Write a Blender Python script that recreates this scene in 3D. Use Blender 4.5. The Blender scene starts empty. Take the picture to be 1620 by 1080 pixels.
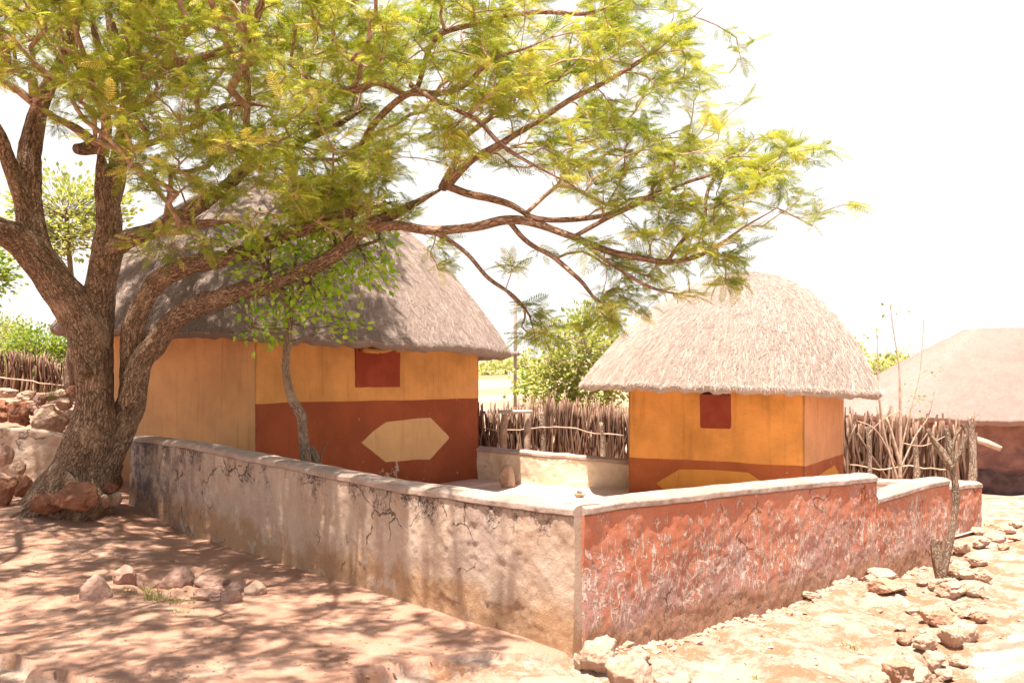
import bpy, bmesh, math, random
import numpy as np
from mathutils import Vector, Matrix

# ------------------------------------------------------------------ camera, world, sun, exposure
scene = bpy.context.scene
EYE, HOR, F = 1.6, 600.0, 1500.0          # eye height, horizon row and focal length in photo pixels
cam_d = bpy.data.cameras.new("camera"); cam = bpy.data.objects.new("camera", cam_d)
scene.collection.objects.link(cam); scene.camera = cam
cam.location = (0, 0, EYE); cam.rotation_euler = (math.radians(90), 0, 0)
cam_d.sensor_width = 36; cam_d.lens = 36 * F / 1620; cam_d.shift_y = (HOR - 540) / 1620
cam_d.clip_start = 0.05; cam_d.clip_end = 3000
cam_d.dof.use_dof = True; cam_d.dof.focus_distance = 7.5; cam_d.dof.aperture_fstop = 14.0

SUNV = Vector((-0.10, -0.20, 1)).normalized()
world = bpy.data.worlds.new("World"); scene.world = world; world.use_nodes = True
wn = world.node_tree.nodes; wl = world.node_tree.links
bgn = wn['Background']; bgn.inputs[1].default_value = 0.07
sky = wn.new('ShaderNodeTexSky'); sky.sky_type = 'NISHITA'; sky.sun_disc = False
sky.sun_elevation = math.asin(SUNV.z); sky.sun_rotation = math.atan2(SUNV.x, SUNV.y)
sky.dust_density = 1.5; sky.air_density = 0.9; sky.ozone_density = 0.4
hz = wn.new('ShaderNodeMix'); hz.data_type = 'RGBA'; hz.inputs[7].default_value = (5.9, 5.7, 5.45, 1)      # bright milky haze veil, thickest towards the horizon
wtc = wn.new('ShaderNodeTexCoord'); wsp = wn.new('ShaderNodeSeparateXYZ'); wmr = wn.new('ShaderNodeMapRange'); wmr.interpolation_type = 'SMOOTHSTEP'
for k, v in enumerate((0.34, 0.50, 0.96, 0.04)): wmr.inputs[k + 1].default_value = v
wl.new(wtc.outputs['Generated'], wsp.inputs[0]); wl.new(wsp.outputs[2], wmr.inputs[0]); wl.new(wmr.outputs[0], hz.inputs[0])
wl.new(sky.outputs[0], hz.inputs[6]); wl.new(hz.outputs[2], bgn.inputs[0])
sun_d = bpy.data.lights.new("sun", 'SUN'); sun = bpy.data.objects.new("sun", sun_d)
scene.collection.objects.link(sun)
sun_d.energy = 5.0; sun_d.angle = math.radians(0.55); sun_d.color = (1.0, 0.92, 0.82)
sun.rotation_euler = SUNV.to_track_quat('Z', 'Y').to_euler(); sun.location = (0, 0, 30)
scene.view_settings.view_transform = 'Standard'; scene.view_settings.look = 'None'
scene.view_settings.exposure = 1.5; scene.view_settings.gamma = 1.0

rng = np.random.default_rng(7); random.seed(7)

# ------------------------------------------------------------------ maths helpers
def P(px, py, Y):                                  # photo pixel at depth Y -> world point
    return np.array([(px - 810) / F * Y, Y, EYE + (HOR - py) / F * Y])

def _h(ix, iy, iz, s):
    n = (ix.astype(np.int64) * 374761393 + iy.astype(np.int64) * 668265263 + iz.astype(np.int64) * 2147483647 + s * 974634777) & 0xffffffff
    n = ((n ^ (n >> 13)) * 1274126177) & 0xffffffff
    n = ((n ^ (n >> 16)) * 2246822519) & 0xffffffff
    return ((n ^ (n >> 15)) & 0xffffff) / float(0xffffff)

def vn(x, y, z=0.0, s=0):
    x, y, z = np.broadcast_arrays(np.asarray(x, float), np.asarray(y, float), np.asarray(z, float))
    ix, iy, iz = np.floor(x), np.floor(y), np.floor(z)
    fx, fy, fz = x - ix, y - iy, z - iz
    fx, fy, fz = [f * f * f * (f * (f * 6 - 15) + 10) for f in (fx, fy, fz)]
    r = 0
    for a in (0, 1):
        for b in (0, 1):
            for c in (0, 1):
                r = r + _h(ix + a, iy + b, iz + c, s) * (fx if a else 1 - fx) * (fy if b else 1 - fy) * (fz if c else 1 - fz)
    return r * 2 - 1

def fbm(x, y, z=0.0, o=4, s=0, g=0.5):
    r, a = 0, 1.0
    for i in range(o):
        r = r + a * vn(np.asarray(x) * 2**i, np.asarray(y) * 2**i, np.asarray(z) * 2**i, s + i * 17); a *= g
    return r

def ss(a, b, x):
    t = np.clip((np.asarray(x, float) - a) / (b - a), 0, 1); return t * t * (3 - 2 * t)

def polydist(x, y, pts):
    d = np.full(np.shape(x), 1e9)
    for (ax, ay), (bx, by) in zip(pts[:-1], pts[1:]):
        vx, vy = bx - ax, by - ay; L = vx * vx + vy * vy + 1e-12
        t = np.clip(((x - ax) * vx + (y - ay) * vy) / L, 0, 1)
        d = np.minimum(d, np.hypot(x - ax - t * vx, y - ay - t * vy))
    return d

def polysdf(x, y, pts):                            # negative inside
    d = polydist(x, y, list(pts) + [pts[0]]); ins = np.zeros(np.shape(x), bool); n = len(pts)
    for i in range(n):
        ax, ay = pts[i]; bx, by = pts[(i + 1) % n]
        c = ((ay > y) != (by > y)) & (x < (bx - ax) * (y - ay) / (by - ay + 1e-12) + ax)
        ins ^= c
    return np.where(ins, -d, d)

def catmull(pts, step):
    p = np.array(pts, float); p = np.vstack([2 * p[0] - p[1], p, 2 * p[-1] - p[-2]]); out = []
    for i in range(1, len(p) - 2):
        n = max(2, int(np.linalg.norm(p[i + 1][:3] - p[i][:3]) / step))
        for k in range(n):
            t = k / n
            out.append(0.5 * ((2 * p[i]) + (p[i + 1] - p[i - 1]) * t + (2 * p[i - 1] - 5 * p[i] + 4 * p[i + 1] - p[i + 2]) * t * t + (3 * p[i] - p[i - 1] - 3 * p[i + 1] + p[i + 2]) * t**3))
    out.append(p[-2]); return np.array(out)

# ------------------------------------------------------------------ object helpers
def tag(o, label=None, cat=None, group=None, kind=None):
    if label: o['label'] = label
    if cat: o['category'] = cat
    if group: o['group'] = group
    if kind: o['kind'] = kind
    return o

def empty(name, loc, label, cat, group=None):
    o = bpy.data.objects.new(name, None); scene.collection.objects.link(o)
    o.location = loc; o.empty_display_size = 0.2
    return tag(o, label, cat, group)

class MB:
    """collects quads/tris with point attributes; vertices in world space"""
    def __init__(s): s.v = []; s.q = []; s.t = []; s.n = 0; s.at = {}
    def add(s, v, q=None, t=None, **at):
        v = np.asarray(v, float).reshape(-1, 3)
        if q is not None and len(q): s.q.append(np.asarray(q, int).reshape(-1, 4) + s.n)
        if t is not None and len(t): s.t.append(np.asarray(t, int).reshape(-1, 3) + s.n)
        s.v.append(v)
        for k, a in at.items(): s.at.setdefault(k, []).append(np.asarray(a, float))
        s.n += len(v)
    def build(s, name, m, parent=None, smooth=True):
        V = np.vstack(s.v)
        off = np.array(parent.location) if parent is not None else np.zeros(3)
        if parent is not None and parent.parent is not None: off = off + np.array(parent.parent.location)
        V = V - off
        me = bpy.data.meshes.new(name)
        q = np.vstack(s.q) if s.q else np.zeros((0, 4), int); t = np.vstack(s.t) if s.t else np.zeros((0, 3), int)
        me.vertices.add(len(V)); me.vertices.foreach_set('co', V.ravel())
        me.loops.add(q.size + t.size); me.loops.foreach_set('vertex_index', np.concatenate([q.ravel(), t.ravel()]).astype(np.int32))
        me.polygons.add(len(q) + len(t))
        ls = np.concatenate([np.arange(len(q)) * 4, q.size + np.arange(len(t)) * 3]).astype(np.int32)
        me.polygons.foreach_set('loop_start', ls)
        me.polygons.foreach_set('use_smooth', np.full(len(ls), smooth))
        for k, a in s.at.items():
            a = np.concatenate([x.reshape(len(x), -1) for x in a])
            if len(a) != len(V): continue
            if a.shape[1] == 1:
                A = me.attributes.new(k, 'FLOAT', 'POINT'); A.data.foreach_set('value', a.ravel())
            else:
                A = me.attributes.new(k, 'FLOAT_VECTOR', 'POINT'); A.data.foreach_set('vector', a.ravel())
        me.update(calc_edges=True); me.validate()
        o = bpy.data.objects.new(name, me); scene.collection.objects.link(o)
        for mm in (m if isinstance(m, list) else [m]): me.materials.append(mm)
        if parent is not None: o.parent = parent
        return o

def rebase(o, loc):                                # move a single-mesh thing's origin to its base
    me = o.data; L = np.array(loc, float)
    c = np.empty(len(me.vertices) * 3); me.vertices.foreach_get('co', c)
    me.vertices.foreach_set('co', (c.reshape(-1, 3) - L).ravel()); o.location = loc; me.update(); return o

def gridq(nu, nv, closed=False):                   # index [i*nv+j]
    i = np.arange(nu if closed else nu - 1)[:, None]; j = np.arange(nv - 1)[None, :]
    i2 = (i + 1) % nu
    return np.stack(np.broadcast_arrays(i * nv + j, i2 * nv + j, i2 * nv + j + 1, i * nv + j + 1), -1).reshape(-1, 4)

def tube(mb, pts, rad, sides=8, rough=0.0, seed=0, cap=True, bark=True, ridge=0.0):
    p = np.asarray(pts, float); n = len(p); rad = np.broadcast_to(np.asarray(rad, float), (n,))
    T = np.gradient(p, axis=0); T /= np.linalg.norm(T, axis=1)[:, None] + 1e-9
    u = np.cross(T[0], [0.3, 1, 0.1]); u /= np.linalg.norm(u); U = [u]
    for i in range(1, n):
        w = U[-1] - T[i] * np.dot(U[-1], T[i]); U.append(w / (np.linalg.norm(w) + 1e-9))
    U = np.array(U); W = np.cross(T, U)
    a = np.linspace(0, 2 * np.pi, sides, endpoint=False)
    s = np.concatenate([[0], np.cumsum(np.linalg.norm(np.diff(p, axis=0), axis=1))])
    ca, sa = np.cos(a)[None, :], np.sin(a)[None, :]
    rr = np.repeat(rad[:, None], sides, 1)
    bx, by, bz = ca * rad[:, None], sa * rad[:, None], np.repeat(s[:, None], sides, 1)
    if rough: rr = rr * (1 + rough * fbm(bx * 5 + seed, by * 5, bz * 2.2, 3, seed))
    if ridge:
        rd = 1 - np.abs(fbm(ca * 2.6 + seed + 0 * bz, sa * 2.6 + 0 * bz, bz * 2.1, 3, seed + 5))
        rr = rr + ridge * (rd - 0.6) * np.minimum(1, rr / 0.1)
    v = p[:, None] + U[:, None] * (ca * rr)[..., None] + W[:, None] * (sa * rr)[..., None]
    q = gridq(n, sides); q = q.reshape(n - 1, sides - 1, 4)
    i = np.arange(n - 1) * sides
    last = np.stack([i + sides - 1, i + sides + sides - 1, i + sides, i], -1)
    q = np.vstack([q.reshape(-1, 4), last])
    vv = v.reshape(-1, 3); bc = np.stack([bx, by, bz], -1).reshape(-1, 3) + seed * 1.37
    t = []
    if cap:
        vv = np.vstack([vv, p[0], p[-1]]); bc = np.vstack([bc, bc[0], bc[-1]]); m = n * sides
        for k in range(sides):
            t.append((m, k, (k + 1) % sides)); t.append((m + 1, (n - 1) * sides + (k + 1) % sides, (n - 1) * sides + k))
    q = q[:, ::-1]; t = [x[::-1] for x in t]
    if bark: mb.add(vv, q, t, bk=bc)
    else: mb.add(vv, q, t)

def box(mb, c, size, rz=0.0, **at):
    s = np.array(size) / 2; v = np.array([[x, y, z] for x in (-1, 1) for y in (-1, 1) for z in (-1, 1)]) * s
    cz, sz = math.cos(rz), math.sin(rz); v = v @ np.array([[cz, sz, 0], [-sz, cz, 0], [0, 0, 1]]) + np.array(c)
    mb.add(v, [(0, 1, 3, 2), (4, 6, 7, 5), (0, 4, 5, 1), (2, 3, 7, 6), (0, 2, 6, 4), (1, 5, 7, 3)], **at)

# ------------------------------------------------------------------ material helpers
class NT:
    def __init__(s, name, rough=0.9, spec=0.15):
        s.m = bpy.data.materials.new(name); s.m.use_nodes = True; s.nt = s.m.node_tree
        s.b = s.nt.nodes['Principled BSDF']; s.b.inputs['Roughness'].default_value = rough
        s.b.inputs['Specular IOR Level'].default_value = spec
        s.co = s.nt.nodes.new('ShaderNodeTexCoord').outputs['Object']
    def L(s, a, b): s.nt.links.new(a, b)
    def set(s, sock, v):
        if hasattr(v, 'is_output') or hasattr(v, 'links'): s.L(v, sock)
        elif isinstance(v, (tuple, list)): sock.default_value = (tuple(v) + (1,))[:len(sock.default_value)]
        else: sock.default_value = v
    def attr(s, n, vec=False):
        a = s.nt.nodes.new('ShaderNodeAttribute'); a.attribute_name = n
        return a.outputs['Vector'] if vec else a.outputs['Fac']
    def sc(s, v, k):
        n = s.nt.nodes.new('ShaderNodeMapping'); s.L(v, n.inputs[0]); n.inputs['Scale'].default_value = k; return n.outputs[0]
    def noise(s, scale, det=4, rough=0.55, v=None, dist=0.0):
        n = s.nt.nodes.new('ShaderNodeTexNoise'); s.L(v or s.co, n.inputs['Vector'])
        n.inputs['Scale'].default_value = scale; n.inputs['Detail'].default_value = det
        n.inputs['Roughness'].default_value = rough; n.inputs['Distortion'].default_value = dist; return n.outputs['Fac']
    def vor(s, scale, feat='F1', v=None, rnd=1.0, out='Distance'):
        n = s.nt.nodes.new('ShaderNodeTexVoronoi'); n.feature = feat; s.L(v or s.co, n.inputs['Vector'])
        n.inputs['Scale'].default_value = scale; n.inputs['Randomness'].default_value = rnd; return n.outputs[out]
    def mr(s, v, a, b, c=0.0, d=1.0):
        n = s.nt.nodes.new('ShaderNodeMapRange'); n.interpolation_type = 'SMOOTHSTEP'; s.L(v, n.inputs[0])
        for k, x in enumerate((a, b, c, d)): n.inputs[k + 1].default_value = x
        return n.outputs[0]
    def ma(s, op, a, b=0.0, c=None):
        n = s.nt.nodes.new('ShaderNodeMath'); n.operation = op; s.set(n.inputs[0], a); s.set(n.inputs[1], b)
        if c is not None: s.set(n.inputs[2], c)
        return n.outputs[0]
    def mix(s, f, a, b, mode='MIX'):
        n = s.nt.nodes.new('ShaderNodeMix'); n.data_type = 'RGBA'; n.blend_type = mode
        s.set(n.inputs[0], f); s.set(n.inputs[6], a); s.set(n.inputs[7], b); return n.outputs[2]
    def bump(s, h, dist, strength=1.0):
        n = s.nt.nodes.new('ShaderNodeBump'); s.L(h, n.inputs['Height']); n.inputs['Distance'].default_value = dist
        n.inputs['Strength'].default_value = strength
        if s.b.inputs['Normal'].links: s.L(s.b.inputs['Normal'].links[0].from_socket, n.inputs['Normal'])
        s.L(n.outputs[0], s.b.inputs['Normal'])
    def col(s, c): s.set(s.b.inputs['Base Color'], c); return s.m

def simple(name, a, b, scale=8, bump=0.004, rough=0.9, bs=60, spec=0.15):
    n = NT(name, rough, spec); n.bump(n.noise(bs, 5), bump)
    return n.col(n.mix(n.mr(n.noise(scale, 5), 0.35, 0.65), a, b))

# ground: smooth trodden clay slab left, loose pale dirt right (attribute 'dirt')
def ground_mat():
    n = NT('ground_clay', 0.95, 0.1); d = n.attr('dirt'); far = n.attr('far')
    clay = n.mix(n.mr(n.noise(1.3, 6), 0.3, 0.7), (0.29, 0.155, 0.105), (0.38, 0.215, 0.15))
    clay = n.mix(n.mr(n.noise(14, 5, 0.7), 0.45, 0.75, 0, 0.45), clay, (0.48, 0.32, 0.24))
    clay = n.mix(n.mr(n.noise(5, 5, 0.7), 0.6, 0.72, 0, 0.5), clay, (0.33, 0.15, 0.09))
    dirt = n.mix(n.mr(n.noise(2.2, 6, 0.65), 0.35, 0.65), (0.42, 0.29, 0.22), (0.52, 0.39, 0.31))
    dirt = n.mix(n.mr(n.noise(3.5, 7, 0.75), 0.45, 0.58, 0, 0.95), dirt, (0.36, 0.18, 0.10))
    dirt = n.mix(n.mr(n.noise(8, 7, 0.75), 0.55, 0.66, 0, 0.8), dirt, (0.60, 0.47, 0.38))
    dirt = n.mix(n.mr(n.noise(40, 4, 0.8), 0.58, 0.68, 0, 0.6), dirt, (0.42, 0.22, 0.13))
    c = n.mix(d, clay, dirt)
    peb = n.mr(n.vor(38), 0.05, 0.22, 1, 0)
    c = n.mix(n.ma('MULTIPLY', peb, n.mr(n.noise(4, 3), 0.52, 0.62, 0, 0.7)), c, (0.36, 0.19, 0.13))
    fc = n.mix(n.mr(n.noise(0.10, 6, 0.6), 0.42, 0.6), (0.46, 0.31, 0.25), (0.26, 0.19, 0.11))
    fc = n.mix(n.mr(n.noise(0.5, 6, 0.7), 0.5, 0.66, 0, 0.7), fc, (0.42, 0.24, 0.15))
    c = n.mix(far, c, fc)
    n.bump(n.ma('MULTIPLY', n.noise(7, 7, 0.7), n.ma('ADD', d, 0.18)), 0.03, 0.9); n.bump(n.ma('MULTIPLY', n.noise(60, 6, 0.8), n.ma('ADD', d, 0.45)), 0.010, 1.0); n.bump(peb, 0.004, 0.6)
    cr = n.vor(1.1, 'DISTANCE_TO_EDGE', n.mix(0.16, n.co, n.nt.nodes[-1].outputs[0] if False else n.noise(3, 4)))
    return n.col(c)
M = {}
M['ground'] = ground_mat()

def plaster_mat(name, kind):
    n = NT(name, 0.93, 0.12); h = n.attr('wh'); co = n.co
    st = n.sc(co, (1, 1, 0.35))
    if kind == 'grey':
        c = n.mix(n.mr(n.noise(2.0, 6, 0.6), 0.36, 0.64), (0.55, 0.385, 0.28), (0.64, 0.49, 0.385))
        c = n.mix(n.mr(n.noise(1.1, 5, 0.65, st), 0.45, 0.62, 0, 0.75), c, (0.48, 0.355, 0.30))
        # ochre mud showing low down
        low = n.ma('ADD', h, n.ma('MULTIPLY', n.noise(2.6, 6, 0.7), 0.9))
        c = n.mix(n.mr(low, 0.62, 0.86, 0.85, 0), c, (0.45, 0.26, 0.14))
        # pale worn plaster
        c = n.mix(n.mr(n.noise(4.5, 6, 0.7), 0.53, 0.62, 0, 0.75), c, (0.55, 0.43, 0.345))
        # lichen blackening near the top and in patches, heavier on the far left
        bl = n.ma('ADD', n.ma('MULTIPLY', n.mr(h, 0.45, 0.93), 0.16), n.noise(3.2, 7, 0.72, n.sc(co, (1, 1, 0.8))))
        fine = n.mr(n.noise(38, 5, 0.8), 0.40, 0.56)
        c = n.mix(n.ma('MULTIPLY', n.mr(bl, 0.63, 0.74), fine), c, (0.105, 0.085, 0.08))
        lf = n.mr(n.attr('ws'), 0.05, 0.45, 1, 0)
        c = n.mix(n.ma('MULTIPLY', n.ma('MULTIPLY', lf, n.mr(n.noise(5, 6, 0.75), 0.42, 0.58)), 0.85), c, (0.16, 0.13, 0.135))
        drip = n.mr(n.noise(9, 4, 0.6, n.sc(co, (1, 1, 0.06))), 0.55, 0.7, 0, 0.45)
        c = n.mix(n.ma('MULTIPLY', drip, n.mr(h, 0.3, 0.95)), c, (0.27, 0.19, 0.17))
        crk = (0.10, 0.06, 0.045)
    else:
        c = n.mix(n.mr(n.noise(2.4, 6, 0.6), 0.35, 0.65), (0.52, 0.185, 0.105), (0.60, 0.25, 0.155))
        # lilac grey weathered areas lower down
        li = n.ma('ADD', n.ma('MULTIPLY', h, -0.30), n.noise(1.8, 6, 0.65))
        c = n.mix(n.mr(li, 0.30, 0.46, 0, 0.85), c, (0.50, 0.30, 0.26))
        c = n.mix(n.mr(n.noise(14, 5, 0.75), 0.56, 0.68, 0, 0.6), c, (0.45, 0.22, 0.14))
        # flaked plaster: ridged vertical squiggles of pale render
        wob = n.nt.nodes.new('ShaderNodeVectorMath'); wob.operation = 'ADD'
        nz = n.nt.nodes.new('ShaderNodeTexNoise'); nz.inputs['Scale'].default_value = 7; nz.inputs['Detail'].default_value = 4
        n.L(n.co, nz.inputs['Vector'])
        sub = n.nt.nodes.new('ShaderNodeVectorMath'); sub.operation = 'SCALE'; n.L(nz.outputs['Color'], sub.inputs[0]); sub.inputs['Scale'].default_value = 0.17
        n.L(n.co, wob.inputs[0]); n.L(sub.outputs[0], wob.inputs[1])
        e1 = n.vor(9.5, 'DISTANCE_TO_EDGE', n.sc(wob.outputs[0], (1, 1, 0.26)))
        e2 = n.vor(21, 'DISTANCE_TO_EDGE', n.sc(wob.outputs[0], (1, 1, 0.45)))
        wid = n.ma('ADD', n.noise(6, 5, 0.7), n.mr(h, 0.95, 0.35, -0.20, 0.09))
        f1 = n.ma('MULTIPLY', n.mr(e1, 0.012, 0.05, 1, 0), n.mr(wid, 0.50, 0.56))
        q2 = n.noise(13, 4, 0.65, n.sc(co, (1, 1, 0.30)), 0.6)
        cl = n.mr(n.ma('ABSOLUTE', n.ma('SUBTRACT', q2, 0.5)), 0.008, 0.040, 1, 0)
        f2 = n.ma('MULTIPLY', cl, n.mr(wid, 0.31, 0.39))
        fl = n.ma('MAXIMUM', f1, f2)
        pt = n.ma('MULTIPLY', n.mr(n.noise(19, 6, 0.75, n.sc(co, (1, 1, 0.5))), 0.55, 0.61), n.mr(wid, 0.50, 0.58))
        fl = n.ma('MAXIMUM', fl, n.ma('MULTIPLY', pt, 0.35))
        c = n.mix(n.ma('MULTIPLY', fl, 0.9), c, (0.78, 0.61, 0.51))
        n.bump(fl, 0.010, 1.0)
        low = n.ma('ADD', h, n.ma('MULTIPLY', n.noise(2.6, 6, 0.7), 0.6))
        c = n.mix(n.mr(low, 0.34, 0.50, 0.8, 0), c, (0.44, 0.24, 0.14))
        crk = (0.20, 0.07, 0.04)
    nz2 = n.nt.nodes.new('ShaderNodeTexNoise'); nz2.inputs['Scale'].default_value = 3.5; nz2.inputs['Detail'].default_value = 6
    n.L(co, nz2.inputs['Vector'])
    s2 = n.nt.nodes.new('ShaderNodeVectorMath'); s2.operation = 'SCALE'; n.L(nz2.outputs['Color'], s2.inputs[0]); s2.inputs['Scale'].default_value = 0.45
    a2 = n.nt.nodes.new('ShaderNodeVectorMath'); a2.operation = 'ADD'; n.L(co, a2.inputs[0]); n.L(s2.outputs[0], a2.inputs[1])
    cr = n.mr(n.vor(2.4, 'DISTANCE_TO_EDGE', a2.outputs[0]), 0.004, 0.018, 1, 0)
    cr = n.ma('MULTIPLY', cr, n.mr(n.ma('ADD', n.noise(1.7, 4, 0.6), n.mr(h, 0.55, 0.9, 0, 0.07)), 0.53, 0.60))
    c = n.mix(n.ma('MULTIPLY', cr, 0.85), c, crk)
    n.bump(cr, -0.010, 1.0)
    n.bump(n.noise(9, 8, 0.75), 0.026 if kind == 'grey' else 0.012, 0.9); n.bump(n.noise(55, 6, 0.8), 0.012, 1.0)
    c = n.mix(n.mr(n.noise(60, 5, 0.85), 0.58, 0.66, 0, 0.5), c, crk)
    return n.col(c)
M['wall_grey'] = plaster_mat('weathered_grey_plaster', 'grey')
M['wall_red'] = plaster_mat('flaking_red_plaster', 'red')

def coping_mat():
    n = NT('pale_coping_plaster', 0.93, 0.12)
    c = n.mix(n.mr(n.noise(4, 6, 0.65), 0.35, 0.65), (0.44, 0.31, 0.25), (0.54, 0.41, 0.34))
    c = n.mix(n.mr(n.noise(7, 7, 0.75), 0.56, 0.66, 0, 0.7), c, (0.40, 0.27, 0.23))
    c = n.mix(n.mr(n.noise(30, 6, 0.8), 0.60, 0.68, 0, 0.8), c, (0.22, 0.15, 0.13))
    n.bump(n.noise(11, 8, 0.75), 0.035, 0.9); n.bump(n.noise(60, 6, 0.8), 0.008, 1.0)
    return n.col(c)
M['coping'] = coping_mat()
def pale_mat():
    n = NT('pale_sandy_plaster', 0.93, 0.12)
    c = n.mix(n.mr(n.noise(2.5, 6, 0.65), 0.35, 0.65), (0.62, 0.47, 0.34), (0.72, 0.59, 0.46))
    c = n.mix(n.mr(n.noise(5, 7, 0.75), 0.56, 0.68, 0, 0.8), c, (0.60, 0.37, 0.24))
    n.bump(n.noise(9, 7, 0.7), 0.02, 0.7); return n.col(c)
M['wall_pale'] = pale_mat()

def hut_mat(name, main, band, shape, side):
    n = NT(name, 0.8, 0.2)
    c0 = n.mix(n.mr(n.noise(1.6, 5, 0.6), 0.35, 0.65), tuple(x * 0.84 for x in main), tuple(min(1, x * 1.12) for x in main))
    c1 = n.mix(n.mr(n.noise(2.1, 5, 0.6), 0.35, 0.65), tuple(x * 0.90 for x in band), tuple(min(1, x * 1.12) for x in band))
    c2 = n.mix(n.mr(n.noise(2.6, 5, 0.6), 0.35, 0.65), tuple(x * 0.94 for x in shape), tuple(min(1, x * 1.05) for x in shape))
    c3 = n.mix(n.mr(n.noise(1.8, 5, 0.6), 0.35, 0.65), tuple(x * 0.90 for x in side), tuple(min(1, x * 1.08) for x in side))
    c = n.mix(n.mr(n.attr('plain'), 0.4, 0.6), c0, c3)
    c = n.mix(n.mr(n.attr('band'), -0.004, 0.004, 1, 0), c, c1)
    c = n.mix(n.mr(n.attr('shape'), -0.004, 0.004, 1, 0), c, c2)
    # rain streaks and paint chips
    c = n.mix(n.mr(n.noise(12, 5, 0.6, n.sc(n.co, (1, 1, 0.08))), 0.52, 0.72, 0, 0.22), c, tuple(x * 0.7 for x in band))
    chip = n.ma('MULTIPLY', n.mr(n.noise(13, 4, 0.65), 0.675, 0.71), n.mr(n.attr('zz'), 0.1, 1.3, 1, 0.4))
    c = n.mix(chip, c, (0.55, 0.42, 0.33))
    n.bump(chip, -0.004, 1.0)
    pp = n.mr(n.ma('ADD', n.attr('peel'), n.ma('MULTIPLY', n.ma('SUBTRACT', n.noise(14, 6, 0.7), 0.5), 0.35)), -0.02, 0.01, 1, 0)
    c = n.mix(n.ma('MULTIPLY', pp, 0.8), c, (0.62, 0.46, 0.36)); n.bump(pp, -0.006, 0.9)
    n.bump(n.noise(4, 7, 0.65), 0.035, 0.8); n.bump(n.noise(45, 6, 0.75), 0.005, 0.9)
    return n.col(c)

def thatch_mat(name, a, b, dk):
    n = NT(name, 0.95, 0.08); t = n.attr('th', True)
    st = n.sc(t, (1, 0.28, 1))
    f = n.noise(85, 5, 0.8, st); g = n.noise(170, 4, 0.85, st)
    c = n.mix(n.mr(f, 0.38, 0.62), a, b)
    c = n.mix(n.mr(g, 0.48, 0.58, 0, 0.85), c, dk)
    c = n.mix(n.mr(n.noise(160, 3, 0.8, n.sc(t, (1, 0.5, 1))), 0.56, 0.64, 0, 0.6), c, tuple(x * 0.25 for x in dk))
    c = n.mix(n.mr(n.noise(1.5, 5, 0.7), 0.45, 0.68, 0, 0.4), c, tuple(x * 0.7 for x in a))
    n.bump(f, 0.010, 1.0); n.bump(g, 0.010, 1.0); n.bump(n.noise(3, 5, 0.6), 0.04, 0.5)
    return n.col(c)
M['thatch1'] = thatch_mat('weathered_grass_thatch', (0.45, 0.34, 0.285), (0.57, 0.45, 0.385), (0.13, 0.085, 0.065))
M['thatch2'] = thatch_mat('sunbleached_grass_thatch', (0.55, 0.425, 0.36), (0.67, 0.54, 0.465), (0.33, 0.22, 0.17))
M['thatch3'] = thatch_mat('pinkish_grass_thatch', (0.42, 0.29, 0.245), (0.52, 0.385, 0.33), (0.26, 0.15, 0.12))
def straw_mat(name, a, b):
    n = NT(name, 0.85, 0.15); return n.col(n.mix(n.attr('rnd'), a, b))
M['straw1'] = straw_mat('loose_straw_grey', (0.20, 0.14, 0.11), (0.60, 0.47, 0.40))
M['straw2'] = straw_mat('loose_straw_pale', (0.42, 0.31, 0.25), (0.72, 0.59, 0.51))

def bark_mat(name, a, b, dk, sc=1.0, bump=0.03):
    n = NT(name, 0.95, 0.1); t = n.attr('bk', True); st = n.sc(t, (1, 1, 0.22))
    wv = n.nt.nodes.new('ShaderNodeVectorMath'); wv.operation = 'ADD'; nn = n.nt.nodes.new('ShaderNodeTexNoise'); nn.inputs['Scale'].default_value = 9; n.L(t, nn.inputs['Vector'])
    sv = n.nt.nodes.new('ShaderNodeVectorMath'); sv.operation = 'SCALE'; sv.inputs['Scale'].default_value = 0.10; n.L(nn.outputs['Color'], sv.inputs[0]); n.L(st, wv.inputs[0]); n.L(sv.outputs[0], wv.inputs[1])
    v = n.vor(22 * sc, 'DISTANCE_TO_EDGE', wv.outputs[0]); f = n.noise(30 * sc, 6, 0.75, st); g = n.noise(3, 5, 0.6, t)
    c = n.mix(n.mr(f, 0.35, 0.65), a, b)
    c = n.mix(n.mr(v, 0.0, 0.10, 0.75, 0), c, dk)
    c = n.mix(n.mr(g, 0.5, 0.7, 0, 0.6), c, tuple(min(1, x * 1.35) for x in b))
    n.bump(n.mr(v, 0, 0.22), bump, 0.9); n.bump(f, bump * 0.8, 0.9); n.bump(n.noise(90, 4, 0.8, t), 0.005, 0.8)
    return n.col(c)
M['bark'] = bark_mat('furrowed_brown_bark', (0.25, 0.155, 0.10), (0.50, 0.35, 0.24), (0.035, 0.02, 0.012), 1.7, 0.035)
M['bark_limb'] = bark_mat('reddish_limb_bark', (0.32, 0.18, 0.115), (0.46, 0.31, 0.22), (0.10, 0.05, 0.03), 1.3, 0.015)
M['twig'] = simple('twig_bark', (0.50, 0.34, 0.25), (0.28, 0.165, 0.11), 20, 0.002)
M['bark_small'] = bark_mat('grey_sapling_bark', (0.24, 0.16, 0.11), (0.38, 0.28, 0.20), (0.07, 0.045, 0.035), 2.0, 0.01)
M['dead_bark'] = bark_mat('dry_dead_bark', (0.36, 0.24, 0.17), (0.54, 0.42, 0.32), (0.12, 0.07, 0.05), 1.6, 0.02)

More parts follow.
